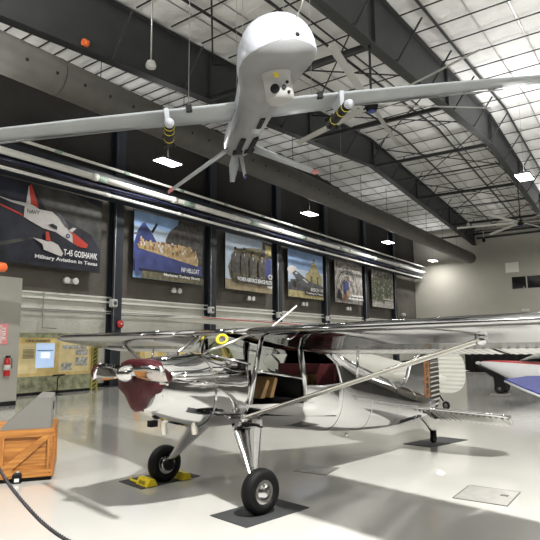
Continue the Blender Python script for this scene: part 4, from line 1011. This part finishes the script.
    fin(-62, 1.95, .62, 'tail_plane', 'pink'); fin(62, 1.95, .62, 'tail_plane', 'pink'); fin(0, .85, .5, 'ventral_fin', 'blue_dark')
    for k in range(2):
        a = math.radians(75 + 180 * k); rr = []
        for s_, c_ in ((.08, .06), (.4, .12), (.8, .06)):
            c = Vector((-4.82, math.cos(a) * s_, math.sin(a) * s_)); q = Vector((.5, -math.sin(a), math.cos(a))).normalized()
            rr.append([c + q * c_ * u + Vector((v, 0, 0)) for u, v in ((-1, 0), (0, .012), (1, 0), (0, -.012))])
        MB().use('uav').loft(rr).build('propeller_blade', t)
    MB().use('uav_belly').lathe([(.1, -4.7), (.1, -4.85), (.05, -4.95), (0, -4.97)], (0, 0, 0), 'x', 18).build('propeller_hub', t)
    bpy.context.view_layer.update()
    # suspension wires
    for q in ((-.2, .25, .5), (-.9, -.3, .45), (-2.3, 1.2, .06), (-2.3, -1.2, .06), (-4.2, 0, .28)):
        w0 = t.matrix_world @ Vector(q); zt = roof(w0.y) - .12
        tag(MB().use('conduit').tube([w0, (w0.x, w0.y, zt)], .006, 5).build('suspension_wire'), 'thin steel wire from the roof holding up the drone', 'wire', 'drone suspension wires')
make_drone()

# ------------------------------------------------------------------ background aircraft
def white_plane():
    tail = Vector((-4.45, 13.55)); nose = Vector((-10.9, 15.2)); d = nose - tail; h = math.atan2(d.y, d.x)
    t = thing('white_airplane', 'white fabric tailwheel airplane parked behind the polished one, red striped wing', 'airplane', (tail.x, tail.y, 0), h)
    rings = []
    for x, zt, zb, hw in ((-.1, .85, .62, .03), (.6, 1.0, .62, .12), (2.0, 1.28, .62, .28), (3.2, 1.5, .66, .36), (4.0, 1.6, .72, .38), (5.2, 1.55, .82, .38), (6.2, 1.5, .95, .32), (6.4, 1.42, 1.05, .25)):
        rings.append([(x, hw * math.cos(a), (zt + zb) / 2 + (zt - zb) / 2 * math.sin(a)) for a in [2 * PI * k / 20 for k in range(20)]])
    MB().use('fabric_white').loft(rings).build('fuselage', t)
    MB().use('glass').loft([[(x, s, z) for s, z in ((-.35, 1.5), (-.33, 1.95), (.33, 1.95), (.35, 1.5))] for x in (3.4, 4.9)], smooth=False).build('cabin_glazing', t)
    for s in (1, -1):
        rr = []
        for y, ch in ((.2, 1.4), (3.8, 1.4), (4.6, 1.2), (5.0, .8), (5.15, .4)):
            rr.append([(5.0 - (1.4 - ch) * .3 - u * ch, y * s, 2.10 + v * ch + .035 * y) for u, v in ((0, 0), (.03, .035), (.15, .08), (.4, .085), (.7, .05), (1, 0), (.5, -.02), (.1, -.03))])
        w_ = MB().use('fabric_white').loft(rr).build('wing', t)
        MB().use('stripe').prism([(.35, .0), (4.7, .0), (4.7, .022), (.35, .022)], lambda a, b: (3.66, a * s, 2.112 + .035 * a + b), lambda a, b: (3.57, a * s, 2.108 + .035 * a + b)).build('red_stripe', w_, label='thin red stripe along the wing trailing edge')
        MB().use('conduit').tube([(4.4, .35 * s, .85), (4.3, 2.6 * s, 2.0)], .03, 8).build('wing_strut', t)
        rr = [[(x0, y * s, .88), (x0 - .1, y * s, .90), (x1, y * s, .88), (x0 - .1, y * s, .86)] for y, x0, x1 in ((.05, .95, .1), (1.0, .75, .0), (1.35, .45, .05))]
        MB().use('fabric_white').loft(rr, smooth=False).build('stabilizer', t)
        MB().use('steel').tube([(4.7, .2 * s, .8), (4.8, .8 * s, .25)], .03, 8).build('gear_leg', t)
        wheel(t, 4.8, .85 * s, .23, .16, 'main_wheel', 'fabric_white')
    # big round ribbed rudder and fin
    pts = []
    for k in range(28):
        a = 2 * PI * k / 28; c_, s_ = math.cos(a), math.sin(a)
        pts.append((-.05 + .60 * abs(c_) ** .8 * (1 if c_ > 0 else -1), .90 + (.56 if s_ > 0 else .50) * abs(s_) ** .7 * (1 if s_ > 0 else -1)))
    n = 40; mb = MB().use('fabric_white'); rr = []
    for i in range(n + 1):
        z = .40 + 1.06 * i / n; k_ = math.sqrt(max(0.02, 1 - abs((z - .92) / .545) ** 3.2)); w_ = .007 * math.sin(2 * PI * z / .1)
        rr.append([(-.60 * k_, .0 + w_, z), (-.05, .03 + w_, z), (.66 * k_, .012 + w_, z), (.66 * k_, -.012 + w_, z), (-.05, -.03 + w_, z), (-.60 * k_, -.01 + w_, z)])
    mb.loft(rr, smooth=False).build('rudder', t, label='large rounded white ribbed rudder')
    MB().use('black').tube([(.5, .03, .62), (.2, .03, .45), (.0, .03, .2)], .018, 6).build('tail_spring', t)
    wheel(t, -.05, .0, .10, .06, 'tail_wheel', 'lamp_body')
white_plane()

def striped_plane():
    # low sleek fuselage pointing left, seen at the right edge; blue belly, red spine line
    t = thing('striped_airplane', 'white airplane with red top stripe and blue underside at the right edge', 'airplane', (-4.85, 18.5, 0), 0)
    rings = []; sts = []
    for x, zt, zb, hw in ((0, .99, .93, .03), (.12, 1.03, .86, .12), (.4, 1.05, .72, .22), (.8, 1.05, .52, .30), (1.3, 1.04, .33, .36), (2.0, 1.02, .10, .42), (3.0, 1.05, .06, .45), (5.5, 1.0, .2, .4)):
        rings.append([(x, hw * abs(math.cos(a)) ** .8 * (1 if math.cos(a) > 0 else -1), (zt + zb) / 2 + (zt - zb) / 2 * math.sin(a)) for a in [2 * PI * (k + .5) / 24 for k in range(24)]]); sts.append(x)
    mb = MB(); n = 24; vs = [p for r in rings for p in r]
    W_, B_2, R_ = [], [], []
    for i in range(len(rings) - 1):
        for j in range(n):
            k = (j + 1) % n; f_ = (i * n + j, i * n + k, (i + 1) * n + k, (i + 1) * n + j); m_ = (j + 1) / n * 360
            if 60 < m_ < 135: R_.append(f_)
            elif i >= 7 and 186 < m_ < 262: B_2.append(f_)
            else: W_.append(f_)
    mb.use('white_paint').add(vs, W_, True); mb.use('blue').add(vs, B_2, True); mb.use('red').add(vs, R_, True); mb.use('white_paint').add(rings[0], [tuple(range(n))])
    mb.build('fuselage', t)
    MB().use('plastic').lathe([(0, -.14), (.04, -.12), (.055, -.05), (.05, 0)], (0, 0, .96), 'x', 14).build('spinner', t)
    MB().use('black').prism([(-.05, .90), (.1, .83), (.5, .66), (.78, .48), (.78, .12), (.45, .12), (.42, .5), (.2, .66), (-.1, .85)], lambda a, b: (a, -.1, b), lambda a, b: (a, .25, b)).build('black_nose_underside', t)
    MB().use('glass').loft([[(x, hw * math.cos(a), 1.03 + h_ * math.sin(a)) for a in [PI * k / 10 for k in range(11)]] for x, hw, h_ in ((1.2, .1, .02), (1.6, .28, .2), (2.2, .3, .26), (2.9, .2, .1))], caps=False, closed=False).build('canopy', t)
    MB().use('black').lathe([(0, 0), (.12, 0), (.14, .2), (0, .3)], (1.95, 0, .98)).build('headrest', t)
    X0, Y0 = -4.85, 18.5
    T_ = [(-3.334, 15.0, .633), (-2.76, 14.4, .472), (-2.373, 14.0, .381), (-1.2, 13.6, .30), (-1.2, 16.5, .62), (-2.762, 16.5, .655), (-3.0, 16.2, .66)]
    T_ = [(a - X0, b - Y0, c) for a, b, c in T_]; n_ = len(T_)
    wp = MB().use('blue').add(T_ + [(a, b, c + .05) for a, b, c in T_], [tuple(range(n_))[::-1], tuple(range(n_, 2 * n_))] + [(i, (i + 1) % n_, n_ + (i + 1) % n_, n_ + i) for i in range(n_)]).build('wing', t, label='blue wing underside with a white leading edge')
    MB().use('white_paint').tube([Vector(p_) + Vector((0, 0, -.005)) for p_ in T_[:4]], .03, 8).build('white_leading_edge', wp)
    MB().use('white_paint').tube([Vector(T_[0]), Vector(T_[6]), Vector(T_[5]), Vector(T_[4])], .02, 8).build('white_trailing_edge', wp)
    wheel(t, .58, -.05, .17, .10, 'main_wheel', 'lamp_body')
    wheel(t, .58, .6, .17, .10, 'main_wheel', 'lamp_body')
    MB().use('black').tube([(.58, .6, .2), (.9, .2, .6)], .03, 8).build('gear_leg', t)
    MB().use('plate').box((.35, -.35, 0), (.85, .12, .012)).build('wheel_pad', t)
striped_plane()
# black drapes far right
t = thing('black_stage_drape', 'long black drape standing across the far right of the hall', 'curtain', (-8.9, 31.0, 0))
pts = []
n = 160
mb = MB().use('curtain'); rr = []
for i in range(n + 1):
    x = 14.0 * i / n; w_ = .06 * math.sin(x * 14)
    rr.append([(x, w_, .02), (x, w_, 2.3), (x, w_ + .03, 2.3), (x, w_ + .03, .02)])
mb.loft(rr, smooth=True).build('drape_cloth', t)
MB().use('steel').tube([(0, .015, 2.32), (14, .015, 2.32)], .03, 8).build('top_rail', t)
for x in (0, 3.5, 7, 10.5, 14): MB().use('steel').tube([(x, .12, 0), (x, .12, 2.32)], .025, 8).build('upright', t)

# ------------------------------------------------------------------ world, camera, view
wd = bpy.data.worlds.new('World'); scene.world = wd; wd.use_nodes = True
wd.node_tree.nodes['Background'].inputs[0].default_value = (.5, .5, .5, 1); wd.node_tree.nodes['Background'].inputs[1].default_value = .3
yaw = math.atan(390 / 541. * math.cos(math.atan(75 / 541.))); pitch = math.atan(75 / 541.); ro = math.radians(.5)
F = Vector((-math.sin(yaw) * math.cos(pitch), math.cos(yaw) * math.cos(pitch), math.sin(pitch)))
R0 = Vector((math.cos(yaw), math.sin(yaw), 0)); U0 = R0.cross(F)
R = R0 * math.cos(ro) - U0 * math.sin(ro); U = U0 * math.cos(ro) + R0 * math.sin(ro)
cam = bpy.data.cameras.new('Camera'); cam.sensor_width = 36; cam.lens = 36 * 541 / 540; cam.clip_end = 300; cam.clip_start = .05
co = bpy.data.objects.new('Camera', cam); COL.objects.link(co)
co.matrix_world = Matrix(((R.x, U.x, -F.x, 0), (R.y, U.y, -F.y, 0), (R.z, U.z, -F.z, 1.6), (0, 0, 0, 1)))
scene.camera = co
scene.view_settings.view_transform = 'Standard'; scene.view_settings.look = 'None'; scene.view_settings.gamma = 1
scene.view_settings.exposure = -1.08; scene.view_settings.use_curve_mapping = False
cy_ = scene.cycles
cy_.use_denoising = True; cy_.max_bounces = 7; cy_.diffuse_bounces = 4; cy_.glossy_bounces = 4; cy_.transmission_bounces = 6; cy_.transparent_max_bounces = 8
cy_.caustics_reflective = False; cy_.caustics_refractive = False; cy_.sample_clamp_indirect = 4.0; cy_.sample_clamp_direct = 0
